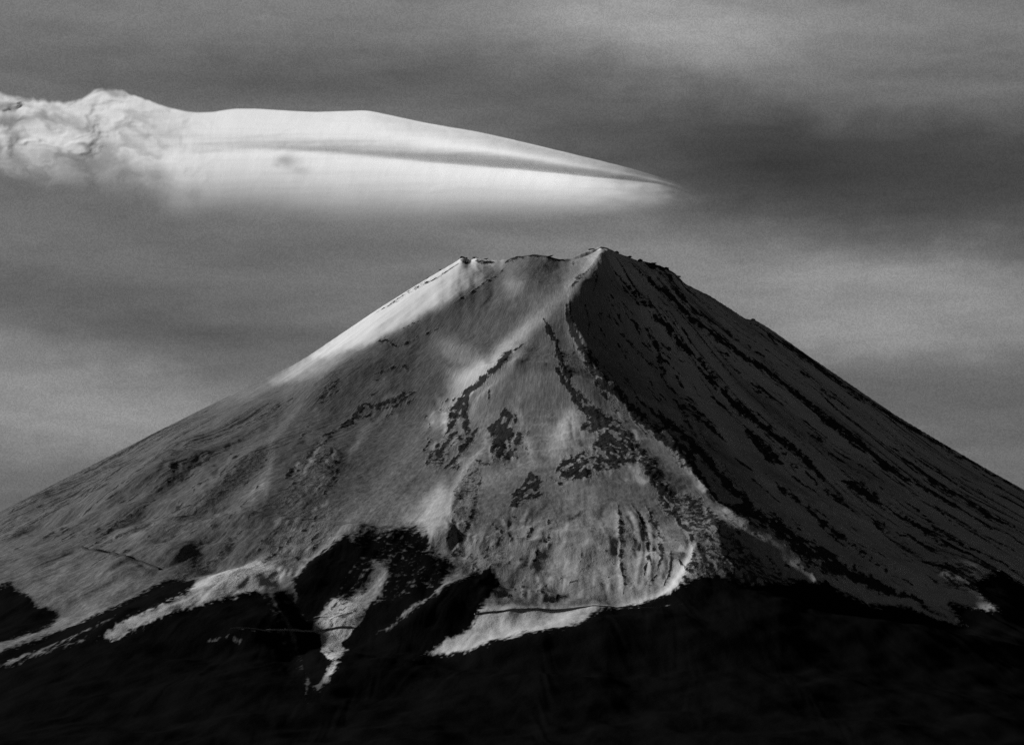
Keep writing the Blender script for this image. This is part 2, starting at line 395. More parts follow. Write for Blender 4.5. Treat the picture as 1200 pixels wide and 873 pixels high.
T_([(741, 541), (748, 556), (762, 568)], 6, 0.50, warp=1, e0=.05); T_([(752, 545), (766, 562), (778, 580)], 5, 0.12); T_([(772, 574), (790, 598), (806, 622)], 10, 0.22)
T_([(700, 575), (685, 630), (672, 690)], 26, 0.20); T_([(625, 600), (590, 640), (570, 680)], 18, 0.15)
for k_ in range(34):                            # wind-carved flutes
    a0 = random.Random(k_ * 7 + 1); px_, py_ = a0.uniform(560, 715), a0.uniform(585, 700); le = a0.uniform(12, 30); an = a0.uniform(2.0, 2.5)
    T_([(px_, py_), (px_ + le * math.cos(an) * .5, py_ + le * math.sin(an) * .5), (px_ + le * math.cos(an + .1), py_ + le * math.sin(an + .1))], a0.uniform(1.5, 3.2), a0.choice((0.05, 0.30, 0.36, 0.08)), warp=5, k=.8)
for p_ in ([(632, 640), (624, 660)], [(619, 672), (616, 700)], [(640, 676), (634, 690)], [(642, 690), (636, 706)], [(714, 672), (718, 684), (700, 690)], [(592, 604), (597, 614)], [(575, 615), (560, 640), (550, 655)], [(640, 626), (646, 640)]):
    T_(p_, 2.6, 0.02, warp=4); T_([(a - 5, b) for a, b in p_], 2.6, 0.34, warp=4)
for p_ in ([(724, 586), (729, 620), (730, 655), (733, 700)], [(734, 592), (750, 612), (756, 636), (750, 662), (744, 690)], [(752, 595), (766, 615), (768, 648), (760, 677), (747, 697)], [(777, 645), (782, 660), (774, 682)]):
    T_(p_, 2.6, 0.02, warp=3); T_([(a - 5, b) for a, b in p_], 3.0, 0.36, warp=3)
T_([(817, 630), (810, 646), (800, 668), (786, 686), (764, 699), (738, 707)], 4, 0.48, warp=2, e0=.2); T_([(800, 600), (814, 632)], 5, 0.3)
T_([(710, 712), (640, 730), (560, 758), (500, 776)], 13, 0.40); T_([(700, 700), (640, 712), (580, 716)], 6, 0.2)
# tongues between the forest gullies
T_([(552, 668), (525, 690), (500, 712), (452, 742)], 6, 0.42, warp=2); T_([(400, 700), (386, 742)], 14, 0.38); T_([(456, 668), (440, 690), (420, 712)], 6, 0.40); T_([(380, 760), (392, 780), (382, 796)], 6, 0.50)
T_([(424, 604), (382, 638), (345, 674)], 6, 0.46, warp=2); T_([(474, 568), (432, 598), (400, 615)], 12, 0.22); T_([(440, 620), (420, 650)], 10, 0.1)
# the strip between the two rock ribs
T_([(645, 376), (664, 410), (694, 452), (734, 496), (780, 552), (800, 580)], 15, 0.05, e0=.05, e1=.05)
for p_, v_ in (([(668, 378), (676, 390), (682, 404)], .45), ([(694, 428), (702, 438), (708, 450)], .3), ([(712, 446), (716, 452)], .3), ([(775, 500), (790, 520)], .30), ([(796, 530), (806, 548), (820, 572)], .22), ([(818, 562), (826, 578)], .5)):
    T_(p_, 3.2, v_, warp=2, e0=.1, e1=.1)
T_([(746, 500), (775, 528), (800, 556)], 5, 0.12)
for p_, w_, v_ in (([(826, 576), (850, 604), (885, 634), (925, 664), (956, 682)], 8, 0.15), ([(846, 596), (856, 604)], 2.5, .30), ([(950, 676), (958, 686)], 3.5, .45), ([(838, 640), (850, 656), (862, 678)], 4, .16),
                   ([(960, 600), (1000, 640), (1060, 690), (1130, 735)], 7, 0.16), ([(984, 620), (996, 640), (1014, 660)], 2.0, .30), ([(880, 640), (910, 662)], 4, .12), ([(820, 655), (840, 676)], 4, .15), ([(900, 600), (912, 618)], 2, .1)):
    T_(p_, w_, v_, warp=2)
CRAGS = (((372, 545), 30, 48, -.75, 46, .45), ((528, 502), 30, 44, -.62, 60, .5), ((596, 508), 26, 32, -.2, 40, .35), ((705, 520), 54, 46, .35, 80, .3), ((540, 605), 14, 44, -.2, 34, .4), ((620, 655), 84, 50, -.45, 64, .34),
         ((262, 565), 66, 56, -.85, 50, .0), ((350, 632), 44, 36, -.75, 60, .0), ((575, 640), 26, 34, -.5, 36, .3), ((455, 470), 34, 16, -1.2, 24, .25), ((750, 640), 34, 46, -.05, 40, .3))
def scatter(fn, cx, cy, rx, ry, lean, n, seed, lo=5, hi=17):
    q = random.Random(seed)
    for _ in range(n):
        a = q.uniform(0, 2 * math.pi); m_ = math.sqrt(q.random()); x = cx + rx * m_ * math.cos(a); y = cy + ry * m_ * math.sin(a)
        le = q.uniform(lo, hi); ln = lean + q.uniform(-.35, .35); k_ = le / math.hypot(1, ln)
        fn([(x, y), (x + ln * k_ * .5 + q.uniform(-2, 2), y + k_ * .5), (x + ln * k_, y + k_)], q)
for i_, ((cx, cy), rx, ry, lean, n_, lit) in enumerate(CRAGS):
    if lit <= 0: continue
    scatter(lambda p, q: (T_(p, q.uniform(1.2, 2.2), q.choice((lit, lit + .1, 0.05, 0.04, 0.06)), warp=4, k=.85)), cx, cy, rx, ry, lean, n_, i_ + 50)
DEL = np.zeros((CH, CW), np.float32)
def dtone(pts, w, val, warp=5, e0=0.25, e1=0.3):
    sl, d, s_, p = segdist(pts, 3 * w + 4, warp)
    DEL[sl] += 1.15 * val * np.exp(-(d / w) ** 2) * ends(p, e0, e1)
for p_, w_, v_ in (([(400, 410), (330, 470), (250, 530), (150, 600), (60, 670)], 7, -.22), ([(410, 405), (340, 455), (260, 510), (160, 580)], 6, .14), ([(350, 455), (290, 485), (220, 530), (150, 570)], 6, -.2),
                   ([(330, 505), (290, 545), (240, 590), (190, 625)], 9, -.26), ([(312, 508), (260, 555), (200, 600), (120, 655)], 5, .16), ([(290, 615), (250, 650), (200, 676)], 6, -.28), ([(300, 570), (230, 620), (170, 660)], 7, .14),
                   ([(300, 450), (200, 500), (100, 555), (0, 610)], 5, -.2), ([(240, 490), (120, 550), (0, 620)], 4, -.16), ([(260, 505), (150, 570), (20, 640)], 4, .12), ([(180, 560), (80, 620), (0, 660)], 4, -.18),
                   ([(110, 640), (60, 665), (0, 690)], 4, .12), ([(190, 585), (145, 608), (104, 641)], 2.5, -.3), ([(400, 440), (384, 460), (372, 478)], 5, -.3), ([(90, 600), (20, 635)], 3, -.2), ([(140, 530), (60, 575)], 3, -.18),
                   ([(340, 600), (290, 640), (230, 675)], 3, .2), ([(330, 610), (280, 650)], 3, -.2), ([(370, 590), (320, 635), (260, 668)], 2.5, .2), ([(362, 598), (315, 640)], 2.5, -.2), ([(300, 650), (230, 690), (140, 735)], 5, .2)):
    dtone(p_, w_, v_)
dtone([(95, 642), (130, 648), (160, 657), (186, 668)], 1.6, -.3, warp=1); dtone([(560, 720), (620, 714), (700, 712)], 1.8, -.25, warp=1)
# lava ribs with scarps on their shaded side
for p_, w_, v_ in (([(486, 460), (462, 470), (440, 476), (418, 486), (408, 498), (384, 512), (362, 532)], 3.5, -.13), ([(398, 520), (396, 545), (390, 572)], 4, -.12), ([(440, 399), (462, 404), (490, 391)], 2.5, -.1), ([(452, 434), (478, 430)], 2.5, -.08),
                   ([(380, 520), (360, 545), (340, 575)], 4, .14), ([(390, 530), (376, 560), (350, 590)], 3, -.1)):
    dtone(p_, w_, v_)
for i_ in (6, 7):
    (cx, cy), rx, ry, lean, n_, lit = CRAGS[i_]
    scatter(lambda p, q: dtone(p, q.uniform(1.3, 2.4), q.choice((-.25, -.18, .2, .15)), warp=4), cx, cy, rx, ry, lean, n_, i_ + 50)
scatter(lambda p, q: dtone(p, q.uniform(1.3, 2.6), q.choice((-.2, -.15, .12)), warp=3), 150, 590, 150, 60, -1.75, 90, 77, 14, 60)
LH = math.hypot(L[0], L[1]); lx, ly = L[0] / LH, L[1] / LH
def solve_tone(iters=3, leak=520.0):
    global Z
    sh = ly / lx
    i0, i1 = np.searchsorted(XS, -2440), np.searchsorted(XS, 2740)
    yc = np.arange(12500.0, 22000.0, 6.0)
    for it in range(iters):
        u, v = project(X, Y, Z)
        D = sample(TONE, u, v); W = sample(TW, u, v) * FRONT
        gy, gx = np.gradient(Z, YS, XS)
        N = np.sqrt(1 + gx * gx + gy * gy)
        g = gx * lx + gy * ly
        want = (L[2] - D * N) / LH
        dg = np.clip(g - want, -0.6, 0.6) * W        # slope to add, rising away from the sun
        dd = sample(DEL, u, v) * FRONT * 1.1
        dd = np.where(dd < 0, np.maximum(dd, np.minimum(g - (L[2] - 0.07 * N) / LH, 0)), dd)   # darker flank, but never a pit
        dg = dg + (dd if leak > 350 else dd * W)
        add = np.zeros_like(Z); h = np.zeros(len(yc))
        for i in range(i0, i1):
            x = XS[i]; ds = (XS[i] - XS[i - 1]) / abs(lx)
            yy = yc + sh * (x - XS[i0])              # moving along the ray keeps yc constant
            h = h * math.exp(-ds / leak) + np.interp(yy, YS, dg[:, i]) * ds
            add[:, i] = np.interp(YS, yy, h)
        fade = sstep(X, 1200, 2400)
        # solve in bounded steps; smooth across the ray a little
        a2 = add.copy(); a2[1:-1] = (add[:-2] + 2 * add[1:-1] + add[2:]) / 4
        Z = Z + a2 * 0.8 * FRONT * (1 - fade) * sstep(RR, 330, 430)
        print('tone', it, float(np.abs(dg)[W > .5].mean()), float(np.abs(a2).max()))
def settle(n, lo=0.75, hi=1.05):
    """snow cannot stand in walls: let over-steep steps slump"""
    global Z
    j0, j1 = np.searchsorted(YS, 14200), np.searchsorted(YS, 17300); i0, i1 = np.searchsorted(XS, -2400), np.searchsorted(XS, 2700)
    for k in range(n):
        A = Z[j0:j1, i0:i1]
        gy, gx = np.gradient(A, YS[j0:j1], XS[i0:i1])
        w = sstep(np.sqrt(gx * gx + gy * gy), lo, hi)
        w[1:-1] = np.maximum(np.maximum(w[:-2], w[2:]), w[1:-1]); w[2:-2] = (w[:-4] + w[1:-3] + w[2:-2] + w[3:-1] + w[4:]) / 5
        P = np.pad(A, 1, 'edge')
        B = (2 * A + P[:-2, 1:-1] * 1.5 + P[2:, 1:-1] * 1.5 + P[1:-1, :-2] * .5 + P[1:-1, 2:] * .5) / 6
        Z[j0:j1, i0:i1] = A + (B - A) * w
solve_tone(1, 420.0); settle(150)
solve_tone(1, 300.0); settle(120)
solve_tone(1, 200.0); settle(60, .85, 1.15)
solve_tone(1, 110.0); settle(25, .9, 1.2)
H2 = np.zeros((CH, CW), np.float32)
ridge(H2, [(708, 302), (694, 318), (674, 335), (660, 345)], 6, 3, 5, warp=3)
for a_, b_ in (((952, 678), (959, 686)), ((985, 618), (993, 632))):
    ridge(H2, [a_, b_], 5, 8, 4, warp=1, shape='gauss', e0=0, e1=0)
u, v = project(X, Y, Z)
Z = Z + sample(H2, u, v) * FRONT * far

# ------------------------------------------------------------------ what covers the ground: rock, forest, scree with painted shade
ROCK = np.zeros((CH, CW), np.float32)          # likelihood of bare rock
S = lambda pts, w, val=0.95, **k: stroke(ROCK, pts, w, val, **k)
A_ = lambda pts, val, **k: area(ROCK, pts, val, **k)
# crags round the crater rim
S([(592, 308), (606, 304), (625, 303), (645, 304), (662, 308)], 3.2, 1.1, warp=1, e0=.15, e1=.15)
S([(540, 303), (549, 304)], 1.8, 1.0, warp=1); S([(556, 303), (580, 306)], 2.0, 1.0, warp=1)
S([(538, 306), (500, 327), (470, 345), (440, 364)], 1.7, 0.8, warp=2)
S([(600, 306), (585, 318), (560, 335), (545, 345), (530, 355)], 1.6, 0.75, warp=2)
S([(675, 302), (690, 295), (704, 290)], 1.8, 0.95, warp=1); S([(672, 305), (672, 314)], 1.8, 0.8, warp=2)
S([(704, 290), (722, 297), (740, 303), (765, 309), (788, 320), (803, 333)], 3.6, 0.95, warp=2)
S([(755, 308), (770, 318), (790, 328)], 5, 0.9, warp=4); S([(765, 312), (785, 324)], 5, 0.85, warp=4)
S([(695, 318), (680, 330), (670, 338), (675, 330), (690, 322)], 2.4, 0.85, warp=3)
# notches of the shoulder ridge
S([(440, 398), (452, 397), (460, 402), (468, 406)], 2.2, 0.95, warp=2); S([(468, 406), (485, 396), (490, 391)], 1.5, 0.8, warp=2)
S([(495, 393), (510, 386), (515, 384)], 1.8, 0.85, warp=2); S([(470, 383), (488, 374), (497, 374)], 1.3, 0.7, warp=2)
S([(440, 438), (452, 434), (470, 428), (485, 434)], 1.8, 0.75, warp=5); S([(436, 446), (452, 445)], 1.2, 0.8, warp=3)
S([(486, 460), (470, 463), (458, 470), (440, 476), (425, 474)], 3.2, 1.1, warp=6); S([(425, 475), (418, 486), (410, 495), (395, 503)], 4, 1.15, warp=6)
S([(395, 503), (380, 512), (366, 528), (350, 545)], 2.6, 0.8, warp=6); S([(485, 461), (462, 476), (445, 481)], 1.8, 0.85, warp=4)
A_([(376, 508), (398, 520), (397, 556), (388, 574), (360, 582), (335, 596), (318, 592), (342, 562), (355, 535)], 0.50, soft=8)
S([(388, 520), (394, 545), (392, 570)], 3.5, 0.75, warp=8)
A_([(398, 438), (400, 455), (380, 478), (372, 474), (376, 455), (386, 442)], 0.62, soft=5)
A_([(322, 500), (322, 540), (300, 562), (262, 592), (205, 628), (178, 622), (230, 582), (275, 540)], 0.46, soft=9)
A_([(345, 585), (400, 590), (372, 640), (330, 668), (250, 690), (240, 676), (300, 640)], 0.42, soft=10)
S([(350, 462), (320, 478), (285, 500), (240, 522), (190, 552)], 5, 0.56, warp=6, e0=.2, e1=.4); S([(330, 482), (250, 540), (180, 585)], 1.6, 0.62, warp=3)
S([(180, 590), (140, 615), (105, 642)], 2.2, 0.75, warp=3); S([(80, 620), (50, 634)], 1.8, 0.85, warp=3); S([(33, 640), (0, 656), (-40, 672)], 3, 0.72, warp=4)
S([(145, 606), (120, 622), (70, 640)], 1.4, 0.7, warp=3)
S([(285, 620), (250, 648), (205, 672), (185, 686)], 5, 0.72, warp=4); S([(240, 605), (215, 625), (160, 655)], 1.5, 0.6, warp=4)
A_([(0, 588), (120, 530), (200, 505), (260, 480), (250, 500), (120, 580), (0, 640)], 0.43, soft=14)
# main rib
S([(612, 404), (598, 414), (585, 427), (572, 437), (560, 449), (551, 458), (541, 472), (532, 492), (520, 512), (503, 530)], 3.8, 1.2, warp=4)
S([(552, 452), (536, 470), (528, 490), (524, 500)], 3.0, 1.15, warp=5); S([(547, 468), (545, 488), (549, 505), (540, 512)], 3.2, 1.2, warp=6)
S([(560, 500), (548, 520), (532, 538), (518, 548)], 3.2, 1.2, warp=4); S([(535, 505), (515, 525), (500, 540)], 5, 1.1, warp=8)
A_([(545, 505), (540, 525), (515, 545), (497, 545), (500, 530), (520, 512)], 0.6, soft=6)
S([(572, 448), (574, 462), (571, 478)], 1.2, 0.8, warp=2)
# dark crags in the middle of the face
A_([(592, 478), (601, 486), (598, 497), (604, 508), (600, 520), (604, 536), (588, 539), (573, 532), (575, 515), (570, 502), (582, 492)], 1.0, soft=3, warp=5)
A_([(606, 502), (618, 508), (612, 525), (600, 520)], 0.8, soft=3, warp=5)
A_([(556, 538), (570, 540), (575, 546), (562, 549)], 0.75, soft=3)
A_([(654, 428), (664, 440), (676, 462), (694, 478), (716, 488), (742, 508), (762, 545), (750, 540), (735, 548), (706, 556), (688, 562), (664, 566), (650, 552), (664, 536), (692, 527), (700, 512), (680, 505), (684, 490), (672, 474), (660, 450)], 0.95, soft=6, warp=9)
A_([(700, 483), (735, 502), (750, 530), (700, 535), (702, 505)], 1.1, soft=8, warp=9)
A_([(596, 594), (598, 580), (612, 566), (622, 552), (640, 562), (632, 574), (640, 582), (620, 589), (606, 596)], 0.95, soft=3, warp=6)
S([(640, 556), (655, 566), (666, 578)], 2, 0.75, warp=4)
for a_ in ([(588, 606), (592, 611)], [(601, 605), (608, 610)], [(640, 622), (646, 632)], [(690, 618), (700, 622)], [(632, 640), (622, 662)], [(614, 672), (612, 700)],
           [(628, 675), (632, 690)], [(640, 700), (646, 690)], [(706, 640), (720, 655)], [(712, 672), (700, 680)], [(656, 670), (660, 680)], [(565, 560), (555, 590), (540, 640)], [(548, 560), (535, 590), (528, 625)]):
    S(a_, 2.6, 0.72, warp=6)
A_([(545, 545), (566, 548), (560, 600), (540, 650), (524, 655), (530, 600)], 0.5, soft=5)
A_([(580, 610), (600, 620), (590, 665), (562, 675), (545, 668), (560, 640)], 0.50, soft=8)
for p_ in ([(723, 590), (729, 620), (727, 650), (731, 690)], [(740, 592), (758, 622), (760, 650), (752, 675)], [(757, 592), (772, 620), (777, 645), (768, 672)], [(787, 645), (785, 662), (778, 684)]):
    S(p_, 2.2, 1.05, warp=3)
A_([(742, 700), (728, 706), (722, 712), (742, 713), (760, 712)], 0.7, soft=3)
# rock ribs where the face turns into shade
S([(637, 374), (645, 395), (652, 412), (668, 438), (655, 425)], 3.4, 1.2, warp=5); S([(668, 395), (672, 410), (660, 430)], 1.6, .6, warp=5)
S([(652, 432), (664, 448), (682, 474), (706, 492), (730, 512), (760, 545), (780, 575), (790, 598), (812, 634)], 4.5, 1.35, warp=4, w2=8)
S([(664, 358), (668, 378), (676, 400), (692, 424), (706, 446), (724, 462), (744, 486), (772, 508), (800, 528), (812, 548), (826, 566), (842, 588)], 3.6, 1.35, warp=3, w2=8)
S([(842, 588), (880, 606), (925, 634), (970, 660), (1030, 688), (1080, 706)], 9, 1.3, warp=4, w2=6); S([(745, 466), (790, 502), (835, 545), (880, 596), (940, 640), (990, 662)], 5, 1.2, warp=4)
A_([(770, 560), (796, 580), (816, 578), (838, 602), (850, 620), (900, 660), (950, 686), (880, 688), (858, 682), (835, 672), (806, 686), (790, 694), (802, 668), (814, 640), (790, 600)], 0.72, soft=5, warp=6)
A_([(800, 480), (870, 560), (900, 600), (850, 570), (790, 505)], 0.55, soft=10)
S([(866, 602), (880, 618), (905, 625), (950, 668)], 3, 0.95, warp=5)
# long streaks of the shaded face
for p_, w_ in (([(712, 316), (735, 340), (760, 366), (792, 397), (822, 428), (846, 456), (872, 486), (882, 494)], 3.4), ([(738, 312), (760, 336), (800, 366), (850, 402), (900, 436), (958, 480), (990, 506), (1040, 546), (1080, 572), (1150, 611), (1210, 645)], 3.2),
               ([(846, 456), (876, 486), (918, 520), (948, 542), (966, 562)], 5.0), ([(988, 564), (1010, 576), (1034, 592)], 5.5), ([(1034, 592), (1080, 620), (1130, 650), (1210, 695)], 2.8),
               ([(1042, 522), (1100, 568), (1150, 598), (1210, 632)], 2.6), ([(870, 500), (900, 530), (918, 545)], 4.5), ([(944, 508), (966, 522)], 2.6), ([(752, 300), (775, 322), (800, 352), (860, 395), (880, 405)], 2.0),
               ([(690, 322), (700, 330), (696, 350)], 1.4), ([(666, 350), (672, 380), (684, 398)], 2.0), ([(684, 350), (690, 375), (688, 400)], 1.4), ([(700, 384), (710, 400)], 2.2), ([(756, 385), (770, 410), (780, 440), (775, 420)], 3.0),
               ([(775, 440), (800, 470), (840, 500)], 1.8), ([(788, 468), (830, 500), (850, 520)], 3.0), ([(812, 425), (850, 470)], 1.6), ([(905, 520), (960, 570), (1010, 610)], 1.8), ([(1060, 590), (1130, 640), (1200, 672)], 1.8),
               ([(940, 470), (1000, 520), (1060, 570)], 1.6), ([(880, 376), (940, 414), (1000, 456), (1050, 490), (1110, 524), (1200, 576)], 2.6), ([(900, 560), (950, 600), (1010, 650), (1070, 690)], 3.2), ([(1080, 660), (1150, 690), (1210, 712)], 5.0)):
    S(p_, w_, 0.9, warp=4)

for i_, ((cx, cy), rx, ry, lean, n_, lit) in enumerate(CRAGS):
    if i_ in (3,): continue
    scatter(lambda p, q: S(p, q.uniform(0.8, 1.9), q.uniform(.6, 1.0), warp=5), cx, cy, rx, ry, lean, n_ // 2, i_ + 90)
scatter(lambda p, q: S(p, q.uniform(0.6, 1.2), q.uniform(.7, 1.0), warp=3), 735, 410, 50, 90, .85, 60, 210, 10, 40)
scatter(lambda p, q: S(p, q.uniform(0.8, 1.8), q.uniform(.6, .95), warp=4), 870, 640, 90, 46, 1.25, 60, 200, 8, 34)
scatter(lambda p, q: S(p, q.uniform(0.7, 1.4), q.uniform(.6, .95), warp=3), 950, 520, 190, 150, 1.35, 110, 201, 12, 60)
scatter(lambda p, q: S(p, q.uniform(0.7, 1.2), q.uniform(.55, .85), warp=3), 150, 590, 150, 60, -1.75, 60, 202, 14, 60)
scatter(lambda p, q: S(p, q.uniform(0.7, 1.3), q.uniform(.6, .9), warp=3), 745, 400, 60, 80, .75, 40, 203, 8, 30)
def lick(p, w, k=.75):                          # snow caught on ledges
    sl, d, s_, pr = segdist(p, 3 * w + 4, 4)
    ROCK[sl] *= 1 - k * np.exp(-(d / w) ** 2) * ends(pr, .2, .3)
for cx, cy, rx, ry, lean, n_, sd_ in ((722, 532, 44, 34, 2.5, 90, 1), (685, 550, 34, 20, -1.5, 36, 2), (592, 508, 16, 30, -.6, 18, 3), (530, 500, 26, 42, -.7, 34, 4), (620, 575, 20, 14, -1.6, 16, 5), (690, 470, 36, 50, .8, 26, 6), (545, 605, 14, 44, -.3, 20, 7),
                                  (820, 620, 60, 60, 1.2, 70, 8), (900, 640, 80, 40, 1.3, 50, 9), (880, 520, 150, 130, 1.35, 90, 10), (760, 400, 60, 80, 1.0, 40, 11), (400, 500, 40, 40, -1, 24, 12)):
    scatter(lambda p, q: lick(p, q.uniform(.7, 1.7)), cx, cy, rx, ry, lean, n_, 400 + sd_, 4, 13)
FOR = np.zeros((CH, CW), np.float32)
FA = lambda pts, **k: area(FOR, pts, 1.0, **dict(dict(soft=8), **k))
# main forest skirt (with the treeline as its upper edge)
FA([(-320, 790), (0, 786), (60, 764), (118, 743), (134, 748), (168, 734), (205, 719), (255, 701), (300, 689), (312, 700), (325, 735), (345, 770), (358, 800), (374, 806),
    (392, 790), (400, 772), (412, 748), (430, 745), (452, 742), (486, 776), (512, 769), (540, 770), (560, 760), (600, 748), (640, 738), (680, 727), (712, 712), (735, 712), (770, 697), (790, 692),
    (812, 680), (836, 673), (856, 680), (884, 687), (905, 685), (950, 686), (968, 682), (986, 694), (1012, 706), (1045, 708), (1085, 712), (1108, 724), (1134, 737), (1118, 716), (1112, 708),
    (1130, 712), (1178, 722), (1155, 704), (1143, 688), (1165, 676), (1210, 686), (1300, 730), (1520, 800), (1520, 1010), (-320, 1010)], warp=4)
FA([(-60, 700), (0, 690), (12, 687), (30, 694), (45, 705), (66, 708), (58, 724), (30, 739), (0, 752), (-60, 775)], warp=4)
FA([(198, 671), (212, 672), (228, 676), (222, 691), (205, 701), (160, 722), (118, 743), (60, 762), (0, 782), (-60, 800), (-60, 788), (0, 768), (50, 745), (100, 722), (150, 700), (185, 680)], warp=3)
FA([(344, 678), (364, 655), (384, 640), (405, 627), (424, 634), (420, 660), (400, 690), (378, 716), (362, 738), (350, 712)], warp=4)
area(FOR, [(400, 632), (425, 618), (455, 622), (482, 618), (504, 628), (510, 648), (536, 664), (520, 684), (495, 706), (470, 728), (452, 742), (412, 750), (412, 742), (438, 706), (458, 676), (455, 664), (440, 664), (428, 690), (394, 702)], 0.66, soft=13, warp=9)
area(FOR, [(520, 690), (500, 706), (452, 742), (408, 760), (402, 750), (412, 742), (440, 712), (480, 700)], 1.0, soft=4)
FA([(546, 680), (560, 672), (577, 670), (582, 682), (572, 702), (562, 718), (550, 734), (520, 752), (488, 776), (440, 790), (448, 748), (480, 728), (510, 706)], warp=4)
FA([(340, 700), (352, 712), (362, 738), (374, 745), (377, 764), (388, 776), (378, 792), (366, 802), (352, 772), (345, 742)], soft=4)
area(FOR, [(308, 694), (345, 690), (350, 720), (352, 760), (364, 800), (352, 800), (330, 745)], 0.62, soft=5)
def thin(pts, w, k, warp=2):
    sl, d, s_, p = segdist(pts, 3 * w + 4, warp)
    FOR[sl] *= 1 - k * np.exp(-(d / w) ** 2) * ends(p, .1, .3)
thin([(316, 690), (322, 704), (330, 722), (344, 745), (360, 785)], 2.6, .85); thin([(338, 682), (346, 692), (352, 700)], 2, .6); thin([(362, 790), (358, 815), (364, 835)], 2.2, .5)
thin([(270, 737), (330, 739), (366, 738)], 1.1, .7, 1); thin([(240, 746), (270, 744), (300, 750)], 2.5, .55, 4); thin([(560, 719), (590, 715)], 1.2, .7, 1); thin([(712, 712), (770, 712), (830, 714)], 1.2, .5, 1)
thin([(1050, 700), (1100, 724), (1134, 738)], 4, .9); thin([(412, 735), (450, 734)], 1.1, .5, 1); thin([(1010, 706), (1080, 722)], 1.2, .4, 1); thin([(0, 785), (30, 768), (70, 752), (118, 733), (160, 710)], 3.5, .7, 4)
# snow strip between the left forest tongues: darker snow
SCREE_SHADE = np.full((CH, CW), 0.63, np.float32)          # darkens the snow: scree under thin cover, plus cloud shade painted in
DA = lambda pts, val, **k: area(SCREE_SHADE, pts, val, **k)
DA([(-320, 640), (-320, 500), (0, 560), (120, 500), (240, 440), (330, 400), (352, 425), (400, 418), (380, 470), (330, 540), (300, 600), (250, 630), (150, 650), (80, 660), (0, 670), (-320, 760)], 0.80, soft=26, warp=12)  # left flank: thin snow on scree, darkened further as painted cloud shade
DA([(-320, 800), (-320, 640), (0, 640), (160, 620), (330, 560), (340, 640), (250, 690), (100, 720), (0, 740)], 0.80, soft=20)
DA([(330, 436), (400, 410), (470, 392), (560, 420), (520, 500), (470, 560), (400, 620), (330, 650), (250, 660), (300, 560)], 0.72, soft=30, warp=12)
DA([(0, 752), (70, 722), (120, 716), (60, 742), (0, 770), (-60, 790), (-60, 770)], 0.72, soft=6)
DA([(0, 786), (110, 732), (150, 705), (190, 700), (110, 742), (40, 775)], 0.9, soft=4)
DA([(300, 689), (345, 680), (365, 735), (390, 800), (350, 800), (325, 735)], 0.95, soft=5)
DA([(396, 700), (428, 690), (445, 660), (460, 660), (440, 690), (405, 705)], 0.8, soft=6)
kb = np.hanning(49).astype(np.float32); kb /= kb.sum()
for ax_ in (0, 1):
    SCREE_SHADE = np.apply_along_axis(lambda c: np.convolve(np.pad(c, 24, 'edge'), kb, 'valid'), ax_, SCREE_SHADE)
SCREE_SHADE = SCREE_SHADE.astype(np.float32)
DS = lambda pts, val, **k: area(SCREE_SHADE, pts, val, mode='set', **k)  # sets the tone of a patch; sunlit patches are painted whiter
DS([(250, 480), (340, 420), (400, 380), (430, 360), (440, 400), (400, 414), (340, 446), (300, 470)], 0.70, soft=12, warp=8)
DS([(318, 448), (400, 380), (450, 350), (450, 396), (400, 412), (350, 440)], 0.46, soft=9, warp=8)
DS([(370, 415), (420, 370), (540, 290), (596, 296), (562, 330), (500, 364), (440, 396), (400, 408)], 0.06, soft=9, warp=6)   # sunlit strip painted as whiter snow
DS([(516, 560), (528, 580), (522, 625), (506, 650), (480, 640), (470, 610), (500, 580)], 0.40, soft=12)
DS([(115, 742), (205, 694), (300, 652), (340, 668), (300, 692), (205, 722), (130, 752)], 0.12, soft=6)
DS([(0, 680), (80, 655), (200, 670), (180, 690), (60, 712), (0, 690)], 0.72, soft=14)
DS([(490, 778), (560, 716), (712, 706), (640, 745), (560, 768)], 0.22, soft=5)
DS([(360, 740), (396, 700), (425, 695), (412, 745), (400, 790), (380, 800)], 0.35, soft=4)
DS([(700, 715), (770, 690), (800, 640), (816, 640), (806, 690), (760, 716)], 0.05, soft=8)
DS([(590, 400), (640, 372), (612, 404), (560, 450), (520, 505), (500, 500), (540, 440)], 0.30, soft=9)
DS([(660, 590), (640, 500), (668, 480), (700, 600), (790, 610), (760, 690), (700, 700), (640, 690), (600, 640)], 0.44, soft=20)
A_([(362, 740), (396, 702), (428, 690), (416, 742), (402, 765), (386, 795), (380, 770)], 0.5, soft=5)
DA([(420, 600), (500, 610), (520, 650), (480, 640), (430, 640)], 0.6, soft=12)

def finite(M): return M
u, v = project(X, Y, Z)
rockP = sample(ROCK, u, v) * FRONT
forP = sample(FOR, u, v)
forP = np.where(v > V1 - 5, 1.0, forP)
forP = np.where((FRONT < 0.3) | (u < U0 + 2) | (u > U1 - 3), sstep(-Z + fbm(X / 300, Y / 300, 4, .5, 9) * 160, -2420, -2400), forP)
scree_shadeP = sample(SCREE_SHADE, u, v) * FRONT
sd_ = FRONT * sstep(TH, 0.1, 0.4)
scree_shadeP = scree_shadeP * (1 - sd_) + sd_ * (0.16 + 0.75 * fbm(TH * 14, RR / 1500, 4, 0.55, 300))
